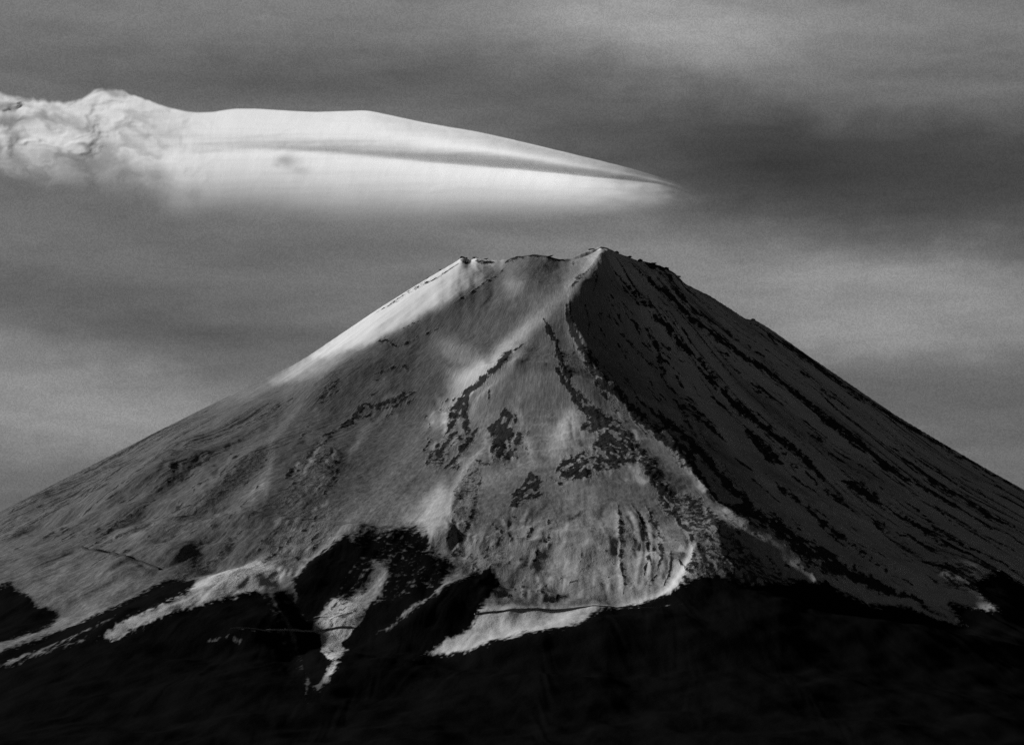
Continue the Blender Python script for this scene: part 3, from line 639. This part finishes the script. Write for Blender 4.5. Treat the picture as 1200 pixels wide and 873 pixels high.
# polar coordinates: gullies, scree trails and snow all run straight down the cone
SA = TH * 1500.0
lr = RR
ph = 2.2 * perlin(SA / 70, lr / 3900, 61) + 0.8 * perlin(SA / 23, lr / 2400, 62)
str1 = fbm(SA / 40 + 0.22 * perlin(SA / 160, lr / 400, 63), lr / 700 + ph, 4, 0.62, 60)
str2 = fbm(SA / 16, lr / 240 + ph * 2.1, 3, 0.6, 70)
rug = fbm(X / 46, Y / 46, 4, 0.55, 80, ridged=True)
rugf = fbm(X / 15, Y / 15, 2, 0.5, 90)
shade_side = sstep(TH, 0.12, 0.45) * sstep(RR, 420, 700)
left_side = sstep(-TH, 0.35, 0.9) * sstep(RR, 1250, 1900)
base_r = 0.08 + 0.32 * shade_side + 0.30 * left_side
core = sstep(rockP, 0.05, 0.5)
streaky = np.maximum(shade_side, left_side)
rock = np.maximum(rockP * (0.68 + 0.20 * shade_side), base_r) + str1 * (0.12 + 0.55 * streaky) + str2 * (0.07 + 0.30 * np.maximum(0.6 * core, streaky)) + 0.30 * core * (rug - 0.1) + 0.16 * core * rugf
rock *= (1 - 0.6 * (RR < 300))
forP = forP + (0.45 * rug + 0.5 * rugf + 0.4 * str2) * np.clip(1.3 - np.abs(forP - 0.5) * 2, 0, 1)
# relief that goes with it
rel = sstep(rockP, 0.3, 0.9)
dz = 3.2 * str1 * (0.16 + 0.7 * np.maximum(shade_side, left_side)) + 1.2 * str2 * (0.05 + 0.5 * np.maximum(shade_side, left_side))
dz += rel * (rug * 1.7 + rugf * 1.1) + 2.6 * fbm(X / 90, Y / 130, 4, 0.5, 100) + (0.12 + 0.5 * core) * rugf
dz += shade_side * 7.0 * fbm(SA / 75 + 0.5 * perlin(SA / 200, lr / 500, 320), lr / 2600 + ph, 3, 0.5, 321, ridged=True)
low_rough = sstep(v, 560, 640) * sstep(-TH, -0.25, -0.05) * (1 - left_side)
dz += low_rough * (fbm(SA / 38, lr / 420 + ph, 3, 0.5, 110) * 3.2)
dz += np.clip(scree_shadeP - 0.45, 0, 1) * (rug * 1.6 + str2 * 0.6)
dz += 55 * sstep(RR, 2700, 3600) * fbm(X / 620 + 5, Y / 900, 4, 0.5, 310)
Z = Z + dz * sstep(RR, 330, 520) * (1 - sstep(RR, 7000, 9000))

# ---- fit the skyline
for w_, k_ in ((60, 6), (14, 2), (6, 0)): fit_skyline(w_, k_)
# jagged lava teeth on the rim
u, v = project(X, Y, Z)

# ------------------------------------------------------------------ mesh helpers
def mesh_from(name, verts, faces4, mat, parent=None, smooth=True, attrs=None):
    me = bpy.data.meshes.new(name)
    nv = len(verts); nf = len(faces4); k = faces4.shape[1]
    me.vertices.add(nv); me.vertices.foreach_set('co', np.ascontiguousarray(verts, np.float32).ravel())
    me.loops.add(nf * k); me.loops.foreach_set('vertex_index', np.ascontiguousarray(faces4, np.int32).ravel())
    me.polygons.add(nf); me.polygons.foreach_set('loop_start', np.arange(0, nf * k, k, dtype=np.int32))
    me.polygons.foreach_set('use_smooth', np.full(nf, smooth))
    for an, av in (attrs or {}).items():
        a = me.attributes.new(an, 'FLOAT', 'POINT'); a.data.foreach_set('value', np.ascontiguousarray(av, np.float32).ravel())
    me.update(calc_edges=True)
    me.materials.append(mat)
    o = bpy.data.objects.new(name, me); COL.objects.link(o)
    if parent: o.parent = parent
    return o
def gridfaces(ny, nx, flip=False):
    i = np.arange(ny - 1)[:, None] * nx + np.arange(nx - 1)[None, :]
    f = np.stack([i, i + 1, i + nx + 1, i + nx], -1).reshape(-1, 4)
    return f[:, ::-1] if flip else f
def new_mat(name):
    m = bpy.data.materials.new(name); m.use_nodes = True
    for nd in list(m.node_tree.nodes): m.node_tree.nodes.remove(nd)
    return m, NT(m.node_tree)
def finish(t, col, rough=1.0, spec=0.0, bump=None, bs=1.0, bd=1.0):
    b = t.n('ShaderNodeBsdfPrincipled'); t.put(b.inputs['Base Color'], col)
    b.inputs['Roughness'].default_value = rough; b.inputs['Specular IOR Level'].default_value = spec
    if bump is not None:
        bn = t.n('ShaderNodeBump'); bn.inputs['Strength'].default_value = bs; bn.inputs['Distance'].default_value = bd
        t.link(bump, bn.inputs['Height']); t.link(bn.outputs[0], b.inputs['Normal'])
    o = t.n('ShaderNodeOutputMaterial'); t.link(b.outputs[0], o.inputs[0])

# ------------------------------------------------------------------ ground material
mt, t = new_mat('snow_rock_and_scree')
geo = t.n('ShaderNodeNewGeometry')
ps = t.n('ShaderNodeSeparateXYZ'); t.link(geo.outputs['Position'], ps.inputs[0])
pol = t.xyz(t.m('MULTIPLY', t.attr('slope_u').outputs['Fac'], 1.0), t.m('MULTIPLY', t.attr('slope_v').outputs['Fac'], 0.14), 0.0)
n1 = t.noise(pol, 0.16, 4.0, 0.62)             # thin trails down the slope
n2 = t.noise(geo.outputs['Position'], 0.060, 5.0, 0.65)
n3 = t.noise(geo.outputs['Position'], 0.22, 3.0, 0.6)
rv = t.attr('rock').outputs['Fac']
rv = t.m('ADD', rv, t.m('MULTIPLY', t.m('SUBTRACT', n1, 0.5), 0.42))
rv = t.m('ADD', rv, t.m('MULTIPLY', t.m('SUBTRACT', n2, 0.5), 0.60))
rv = t.m('ADD', rv, t.m('MULTIPLY', t.m('SUBTRACT', n3, 0.5), 0.45))
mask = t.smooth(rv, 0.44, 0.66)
scree_shade = t.attr('scree_shade').outputs['Fac']
dn = t.m('ADD', scree_shade, t.m('MULTIPLY', t.m('SUBTRACT', t.m('ADD', t.m('MULTIPLY', n1, 0.6), t.m('MULTIPLY', n3, 0.4)), 0.5), 0.9))
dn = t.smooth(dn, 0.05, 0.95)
snow = t.m('SUBTRACT', 0.70, t.m('MULTIPLY', dn, 0.61))  # snow colour lowered by scree cover and painted shade
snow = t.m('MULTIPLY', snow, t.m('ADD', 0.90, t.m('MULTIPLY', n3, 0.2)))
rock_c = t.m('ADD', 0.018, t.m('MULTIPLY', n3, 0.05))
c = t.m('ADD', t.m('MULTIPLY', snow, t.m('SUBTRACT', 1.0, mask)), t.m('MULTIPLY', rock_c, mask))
fo = t.smooth(t.m('ADD', t.attr('forest').outputs['Fac'], t.m('MULTIPLY', t.m('SUBTRACT', n2, 0.5), 0.5)), 0.18, 0.78)
c = t.m('ADD', t.m('MULTIPLY', c, t.m('SUBTRACT', 1.0, fo)), t.m('MULTIPLY', t.m('ADD', 0.004, t.m('MULTIPLY', n3, 0.006)), fo))
hb = t.m('MULTIPLY', t.m('SUBTRACT', t.m('ADD', t.m('MULTIPLY', n2, 4.0), t.m('ADD', t.m('MULTIPLY', n3, 1.2), t.m('MULTIPLY', n1, 3.0))), 4.1), t.attr('rough').outputs['Fac'])
finish(t, t.grey(c), bump=hb, bs=1.0, bd=1.0)

verts = np.stack([X, Y, Z], -1).reshape(-1, 3)
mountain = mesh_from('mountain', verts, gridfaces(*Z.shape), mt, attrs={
    'rock': rock, 'scree_shade': np.clip(scree_shadeP, 0, 1), 'rough': np.clip(0.12 + 0.22 * low_rough + 0.35 * core + 0.12 * left_side, 0, 1), 'forest': forP, 'slope_u': SA, 'slope_v': RR})
mountain['kind'] = 'structure'
mountain['label'] = 'snow-covered volcano cone with dark rock ribs'

# fast height lookup
def height(x, y):
    i = np.clip(np.searchsorted(XS, x) - 1, 0, len(XS) - 2); j = np.clip(np.searchsorted(YS, y) - 1, 0, len(YS) - 2)
    fx = (x - XS[i]) / (XS[i + 1] - XS[i]); fy = (y - YS[j]) / (YS[j + 1] - YS[j])
    return (Z[j, i] * (1 - fx) + Z[j, i + 1] * fx) * (1 - fy) + (Z[j + 1, i] * (1 - fx) + Z[j + 1, i + 1] * fx) * fy
def lookup(M, x, y):
    i = np.clip(np.searchsorted(XS, x), 0, len(XS) - 1); j = np.clip(np.searchsorted(YS, y), 0, len(YS) - 1)
    return M[j, i]
def ground_at(px, py):
    """the ground point seen at a pixel of the photograph"""
    cp, sp = math.cos(PITCH), math.sin(PITCH)
    a, b = (px - CU) / F_PX, (CV - py) / F_PX
    d = np.array([a, cp - b * sp, sp + b * cp])
    tt = np.arange(9000, 18500, 4.0)
    x, y, z = d[0] * tt, d[1] * tt, ZC + d[2] * tt
    h = height(x, y); k = int(np.argmax(h > z))
    return np.array([x[k], y[k], h[k]])

# ------------------------------------------------------------------ forest skirt
mf, t = new_mat('dark_conifer')
oi = t.n('ShaderNodeObjectInfo')
geo = t.n('ShaderNodeNewGeometry')
nn = t.noise(geo.outputs['Position'], 0.02, 3.0, 0.6)
finish(t, t.grey(t.m('ADD', 0.004, t.m('MULTIPLY', nn, 0.042))))
NT_ = 450000
fx_ = rng.uniform(-2350, 2600, NT_); fy_ = 17500 - 900 + 7800 * rng.random(NT_) ** 1.15
prob = lookup(forP, fx_, fy_)
keep = rng.random(NT_) < sstep(prob, 0.35, 0.75)
uu, vv = project(fx_, fy_, height(fx_, fy_))
keep &= (uu > -60) & (uu < 1260) & (vv < 960)
fx_, fy_ = fx_[keep], fy_[keep]
fz_ = height(fx_, fy_) - 0.5
me = bpy.data.meshes.new('forest')
me.vertices.add(len(fx_)); me.vertices.foreach_set('co', np.stack([fx_, fy_, fz_], -1).astype(np.float32).ravel())
a = me.attributes.new('size', 'FLOAT', 'POINT'); a.data.foreach_set('value', rng.uniform(0.6, 1.35, len(fx_)).astype(np.float32))
forest = bpy.data.objects.new('forest', me); COL.objects.link(forest)
forest['kind'] = 'stuff'
gn = bpy.data.node_groups.new('conifer_forest', 'GeometryNodeTree')
gn.interface.new_socket('Geometry', in_out='INPUT', socket_type='NodeSocketGeometry')
gn.interface.new_socket('Geometry', in_out='OUTPUT', socket_type='NodeSocketGeometry')
g = NT(gn)
gi = g.n('NodeGroupInput'); go = g.n('NodeGroupOutput')
jn = g.n('GeometryNodeJoinGeometry')
for rad, dep, zz, vs in ((2.9, 6.0, 1.5, 7), (2.2, 5.0, 5.0, 6), (1.4, 4.8, 8.0, 5)):
    cn = g.n('GeometryNodeMeshCone', fill_type='NONE'); cn.inputs['Vertices'].default_value = vs
    cn.inputs['Radius Top'].default_value = 0.05; cn.inputs['Radius Bottom'].default_value = rad; cn.inputs['Depth'].default_value = dep
    tr = g.n('GeometryNodeTransform'); g.link(cn.outputs[0], tr.inputs[0]); tr.inputs['Translation'].default_value = (0, 0, zz)
    g.link(tr.outputs[0], jn.inputs[0])
sm = g.n('GeometryNodeSetMaterial'); g.link(jn.outputs[0], sm.inputs[0]); sm.inputs['Material'].default_value = mf
ip = g.n('GeometryNodeInstanceOnPoints'); g.link(gi.outputs[0], ip.inputs['Points']); g.link(sm.outputs[0], ip.inputs['Instance'])
na = g.n('GeometryNodeInputNamedAttribute', data_type='FLOAT'); na.inputs['Name'].default_value = 'size'
g.link(na.outputs[0], ip.inputs['Scale'])
g.link(ip.outputs[0], go.inputs[0])
md = forest.modifiers.new('conifers', 'NODES'); md.node_group = gn
me.materials.append(mf)
print('trees', len(fx_))

# ------------------------------------------------------------------ lens cloud
TOP = np.array([(-140, 112), (-60, 106), (0, 109), (30, 114), (60, 118), (78, 120), (100, 112), (120, 104), (138, 102), (150, 108), (175, 117), (200, 126), (225, 131), (250, 131), (272, 127), (300, 127), (330, 129), (365, 131), (400, 130), (430, 129),
                (450, 133), (500, 144), (560, 154), (600, 163), (650, 175), (700, 187), (740, 197), (770, 206), (795, 214), (822, 226)], float)
BOT = np.array([(-140, 245), (0, 240), (100, 240), (170, 256), (210, 276), (260, 270), (320, 272), (400, 282), (500, 280), (600, 270), (700, 262), (770, 256), (822, 246)], float)
FOLD = np.array([(-140, 176), (160, 174), (240, 180), (300, 176), (350, 177), (400, 180), (450, 185), (500, 190), (600, 198), (680, 206), (740, 212), (775, 216), (822, 232)], float)
nu, nv_ = 700, 150
TIP = 822
cu_ = np.linspace(-140, TIP, nu); q_ = np.linspace(0, 1, nv_)
CUg, Q = np.meshgrid(cu_, q_)
hk = np.hanning(25); hk /= hk.sum()
tp, bt, fd = (np.repeat(np.convolve(np.pad(np.interp(cu_, a[:, 0], a[:, 1]), 12, 'reflect', reflect_type='odd'), hk, 'valid')[None], nv_, 0) for a in (TOP, BOT, FOLD))
kern = np.ones(9) / 9
tp = tp - (1 - sstep(CUg, 120, 200)) * (2.5 + 5 * np.abs(perlin(CUg / 24, CUg * 0 + .3, 71)) + 2 * perlin(CUg / 7, CUg * 0 + .3, 72)) + (1 - sstep(CUg, 120, 200)) * 3
CVg = tp + (bt - tp) * Q
fq = (fd - tp) / np.maximum(bt - tp, 1)
turb = 1 - sstep(CUg, 40, 290)                 # the ragged windward end
up1 = np.clip(Q / np.maximum(fq, .05), 0, 1)
dn1 = np.clip((Q - fq) / np.maximum(1 - fq, .05), 0, 1)
# relief towards / away from the viewer (metres): upper plate rolls over, underside tucks in, lower plate swells out again
lens1 = np.where(Q < fq, -np.sin(up1 ** 1.15 * np.pi), 0)
lens2 = np.where(Q >= fq, -np.sin(np.clip(dn1, 0, 1) ** 0.8 * np.pi * 0.5), 0)
blur = lambda a, n: np.apply_along_axis(lambda c: np.convolve(np.pad(c, n, 'edge'), np.hanning(2 * n + 3)[1:-1] / np.hanning(2 * n + 3).sum(), 'valid'), 0, a)
lens1, lens2 = blur(lens1, 4), blur(lens2, 4)
fade = sstep(TIP - CUg, 0, 260)
wx = fbm(CUg / 60, CVg / 40, 4, 0.5, 220) * 1.0
rel_c = (lens1 * 330 * (0.22 + 0.78 * sstep(CUg, 200, 600)) * (1 - 0.6 * turb) + lens2 * 200 * (1 - 0.6 * turb)) * (0.25 + 0.75 * fade)
rel_c += fbm(CUg / 58 + 0.6 * wx, CVg / 34 + 0.8 * wx, 3, 0.36, 200) * (18 + 120 * turb) + fbm(CUg / 180 + 3, CVg / 14, 3, 0.5, 210) * 22
rid = fbm(CUg / 60 + wx * 1.2, CVg / 24 + wx, 5, 0.55, 230, ridged=True)
alpha_w = 1 - turb * 0.68 * sstep(fbm(CUg / 46 + wx, CVg / 22 + 1.3 * wx, 4, 0.48, 233), -0.08, 0.55)
alpha = sstep(1 - Q, 0.02, 0.66) ** 1.15
alpha *= sstep(Q * (bt - tp) + fbm(CUg / 14, CVg / 14, 3, .5, 240) * 2.0 * (turb + .15), 0.0, 1.5 + 5 * turb)
alpha *= sstep(TIP - CUg + fbm(CUg / 30, CVg / 10, 3, .5, 250) * 22, 6, 190) ** 0.8
holes = sstep(1.25 * fbm(CUg / 40 + wx, CVg / 22 + wx, 4, 0.55, 260) + 0.40 * sstep(Q, 0.3, 0.9) - 0.10, -0.05, 0.6) * turb
for (hu, hv, su_, sv_, am) in ((16, 143, 26, 9, 0.85), (48, 138, 10, 5, .5), (62, 114, 12, 4, .5), (118, 108, 12, 3, .35), (108, 192, 36, 10, 0.8), (60, 184, 22, 6, .55), (150, 206, 22, 10, 0.7), (186, 208, 12, 12, .6), (196, 156, 18, 5, .45), (132, 172, 20, 5, .4), (226, 226, 12, 14, .4), (338, 190, 14, 6, 0.62), (352, 199, 14, 4, 0.42), (326, 194, 6, 3, .4), (0, 182, 40, 8, 0.5), (190, 152, 20, 6, 0.3)):
    holes = np.maximum(holes, am * np.exp(-(((CUg - hu + wx * 16) / su_) ** 2 + ((CVg - hv + wx * 9) / sv_) ** 2)))
alpha *= 1 - 0.88 * blur(holes, 2)
alpha *= 1 - 0.42 * np.exp(-((CVg - fd + 2.5 + 5 * sstep(CUg, 350, 650)) / (4.0 + 5 * sstep(CUg, 350, 650))) ** 2) * sstep(CUg, 230, 420)
alpha *= (1 - turb * sstep(Q, 0.55, 1.0) * 0.55) * alpha_w
thick = 240 * np.sin(np.pi * np.clip(Q, 0, 1)) * fade + 2
def cloud_xyz(du, dv, y):
    cp, sp = math.cos(PITCH), math.sin(PITCH)
    a, b = (du - CU) / F_PX, (CV - dv) / F_PX
    tt = y / (cp - b * sp)
    return np.stack([a * tt, y, ZC + (sp + b * cp) * tt], -1)
YC = 22500 + (TIP - CUg) * 4.8 * 2.6          # the plate trails away from the viewer towards the left
frontv = cloud_xyz(CUg, CVg, YC + rel_c); 
backv = frontv.copy(); backv[..., 1] += thick
mc, t = new_mat('lit_cloud')
al = t.attr('cover').outputs['Fac']
gp = t.n('ShaderNodeNewGeometry')
ncl = t.noise(gp.outputs['Position'], 0.004, 5.0, 0.6)
ncf = t.noise(gp.outputs['Position'], 0.05, 3.0, 0.6)
al = t.m('MULTIPLY', al, t.m('ADD', 0.90, t.m('MULTIPLY', ncl, 0.2)), clamp=True)
dfs = t.n('ShaderNodeBsdfDiffuse'); dfs.inputs[0].default_value = (0.93, 0.93, 0.93, 1)
bn = t.n('ShaderNodeBump'); bn.inputs['Strength'].default_value = 0.5; bn.inputs['Distance'].default_value = 12.0; t.link(ncl, bn.inputs['Height']); t.link(bn.outputs[0], dfs.inputs['Normal'])
tls = t.n('ShaderNodeBsdfTranslucent'); tls.inputs[0].default_value = (0.93, 0.93, 0.93, 1)
mx = t.n('ShaderNodeMixShader'); mx.inputs[0].default_value = 0.25; t.link(dfs.outputs[0], mx.inputs[1]); t.link(tls.outputs[0], mx.inputs[2])
tp_ = t.n('ShaderNodeBsdfTransparent')
m2 = t.n('ShaderNodeMixShader'); t.link(al, m2.inputs[0]); t.link(tp_.outputs[0], m2.inputs[1]); t.link(mx.outputs[0], m2.inputs[2])
o_ = t.n('ShaderNodeOutputMaterial'); t.link(m2.outputs[0], o_.inputs[0])
n0 = nu * nv_
fv = np.vstack([frontv.reshape(-1, 3), backv.reshape(-1, 3)])
ff = gridfaces(nv_, nu, True); fb = gridfaces(nv_, nu) + n0
def strip(a, b): return np.stack([a[:-1], a[1:], b[1:], b[:-1]], -1)
idx = np.arange(n0).reshape(nv_, nu)
side = np.vstack([strip(idx[0], idx[0] + n0), strip(idx[-1] + n0, idx[-1]), strip(idx[:, 0] + n0, idx[:, 0]), strip(idx[:, -1], idx[:, -1] + n0)])
lens = bpy.data.objects.new('lens_cloud', None); COL.objects.link(lens)
lens['label'] = 'bright white lens-shaped cloud hanging above the summit, ragged at its left end'
lens['category'] = 'cloud'
cover = np.concatenate([alpha.ravel(), (alpha ** 2 * 0.5).ravel()])
def piece(name, sel, label):
    """one stretch of the cloud: its near and far skin, closed along its border"""
    f0 = np.vstack([ff[sel], fb[sel][:, ::1]])
    m = np.zeros(nv_ * nu, bool); m[ff[sel].ravel()] = True
    used = np.unique(f0); re = np.zeros(2 * n0, np.int64); re[used] = np.arange(len(used))
    e = np.vstack([ff[sel][:, [a, (a + 1) % 4]] for a in range(4)])
    key = np.sort(e, 1); key = key[:, 0] * (n0 + 1) + key[:, 1]
    un, ix, ct = np.unique(key, return_index=True, return_counts=True)
    b = e[ix[ct == 1]]
    keep_b = (b.min(1) // nu == 0) | (b.max(1) // nu == nv_ - 1) | ((b[:, 0] % nu == 0) & (b[:, 1] % nu == 0)) | ((b[:, 0] % nu == nu - 1) & (b[:, 1] % nu == nu - 1))
    b = b[keep_b]
    sd = np.stack([b[:, 1], b[:, 0], b[:, 0] + n0, b[:, 1] + n0], -1)
    o = mesh_from(name, fv[used], re[np.vstack([f0, sd])], mc, parent=lens, attrs={'cover': cover[used]})
    o['label'] = label
    return o
fq_c = ((Q < fq)[:-1, :-1]).ravel(); fu_c = CUg[:-1, :-1].ravel()
piece('ragged_end', fu_c < 150, 'torn wispy windward end')
piece('upper_layer', (fu_c >= 150) & fq_c, 'smooth upper plate')
piece('lower_layer', (fu_c >= 150) & ~fq_c, 'brighter lower plate fading at its base')

# ------------------------------------------------------------------ lava teeth on the rim and shoulders
mr, t = new_mat('dark_lava')
geo = t.n('ShaderNodeNewGeometry')
nl = t.noise(geo.outputs['Position'], 0.2, 4.0, 0.6)
finish(t, t.grey(t.m('ADD', 0.02, t.m('MULTIPLY', nl, 0.05))), bump=nl, bs=1.0, bd=1.5)
ug, vg = project(X, Y, Z)
def crest_point(px):
    m = (np.abs(ug - px) < 2.0) & (Y > 16000) & (Y < 19000)
    k = np.argmin(np.where(m, vg, 1e9)); j, i = np.unravel_index(k, Z.shape)
    return X[j, i], Y[j, i], Z[j, i]
def crag(px, size, wide, tall, seed):
    rr = random.Random(seed)
    nu_, nvv = 12, 8; vs = []
    for j in range(nvv):
        ph_ = j / (nvv - 1) * math.pi
        for i in range(nu_):
            th = i / nu_ * 2 * math.pi
            q = 1 + 0.28 * math.sin(3 * th + seed) * math.sin(ph_) + rr.uniform(-.22, .22)
            vs.append((size * wide * q * math.sin(ph_) * math.cos(th), size * 0.9 * q * math.sin(ph_) * math.sin(th), size * tall * q * math.cos(ph_)))
    fs = [(j * nu_ + i, j * nu_ + (i + 1) % nu_, (j + 1) * nu_ + (i + 1) % nu_, (j + 1) * nu_ + i) for j in range(nvv - 1) for i in range(nu_)]
    o = mesh_from('lava_crag', np.array(vs), np.array(fs)[:, ::-1], mr, parent=mountain, smooth=False)
    x, y, z = crest_point(px); o.location = (x, y, z - size * tall * 0.25)
    o.rotation_euler = (0, rr.uniform(-.3, .3), 0)
for k_, (px, sz, wd, tl) in enumerate(((541, 9, 1.2, .8), (547, 7, 1.6, .6), (559, 7, 2.0, .5), (570, 6, 2.6, .45), (606, 7, 2.2, .5), (628, 8, 3.0, .4), (645, 7, 2.6, .4), (692, 7, 2.0, .6), (724, 9, 1.2, .9), (738, 8, 1.6, .6),
                                       (752, 10, 1.0, 1.1), (766, 8, 1.8, .6), (782, 9, 1.3, .8), (796, 7, 1.8, .6), (884, 7, 1.4, .8), (516, 5, 2.4, .5), (500, 5, 2.2, .6))):
    crag(px, sz, wd, tl, k_ + 3)

# ------------------------------------------------------------------ mountain road and the wall across the left slope
md_, t = new_mat('snowy_road')
geo = t.n('ShaderNodeNewGeometry')
nr = t.noise(geo.outputs['Position'], 0.05, 3.0, 0.6)
finish(t, t.grey(t.m('ADD', 0.05, t.m('MULTIPLY', nr, 0.30))))
def drape(name, px_pts, w, up, mat, steps=60, wall=False):
    pts = [ground_at(*p) for p in px_pts]
    d = [0.0]
    for a, b in zip(pts, pts[1:]): d.append(d[-1] + math.hypot(b[0] - a[0], b[1] - a[1]))
    ss = np.linspace(0, d[-1], steps)
    x = np.interp(ss, d, [p[0] for p in pts]); y = np.interp(ss, d, [p[1] for p in pts])
    z = height(x, y); z = np.convolve(np.pad(z, 2, 'edge'), np.ones(5) / 5, 'valid') if not wall else z
    nx_, ny_ = np.gradient(y), -np.gradient(x); ln = np.hypot(nx_, ny_) + 1e-9; nx_, ny_ = nx_ / ln, ny_ / ln
    if wall:
        hh = up * (0.7 + 0.6 * np.array([random.Random(i // 6).random() for i in range(steps)]))
        A = np.stack([x - nx_ * w / 2, y - ny_ * w / 2, z - 2], -1); B = A + np.stack([0 * x, 0 * x, hh + 2], -1)
        C_ = B + np.stack([nx_ * w, ny_ * w, 0 * x], -1); D_ = A + np.stack([nx_ * w, ny_ * w, 0 * x], -1)
    else:
        za = np.maximum(height(x - nx_ * w / 2, y - ny_ * w / 2), height(x + nx_ * w / 2, y + ny_ * w / 2)) + up
        B = np.stack([x - nx_ * w / 2, y - ny_ * w / 2, za], -1); C_ = np.stack([x + nx_ * w / 2, y + ny_ * w / 2, za], -1)
        A = B - [0, 0, up + 8]; D_ = C_ - [0, 0, up + 8]
    V_ = np.vstack([A, B, C_, D_]); n = steps; q = np.arange(n - 1)
    F_ = np.vstack([np.stack([q + a * n, q + 1 + a * n, q + 1 + b * n, q + b * n], -1) for a, b in ((0, 1), (1, 2), (2, 3))] + [np.array([[0, n, 2 * n, 3 * n]])] + [np.array([[n - 1, 4 * n - 1, 3 * n - 1, 2 * n - 1]])])
    return mesh_from(name, V_, F_, mat, smooth=False)
for pp in ([(270, 737), (310, 739), (350, 739), (382, 738), (412, 735)], [(556, 720), (590, 716), (630, 713), (680, 712), (730, 712), (775, 711)]):
    o = drape('road', pp, 9.0, 1.2, md_); o['kind'] = 'structure'
w_ = drape('barrier_wall', [(96, 642), (112, 646), (130, 648), (148, 654), (164, 658), (186, 668)], 3.0, 6.0, mr, wall=True)
w_['label'] = 'thin dark barrier wall slanting across the lower left snow slope'; w_['category'] = 'wall'
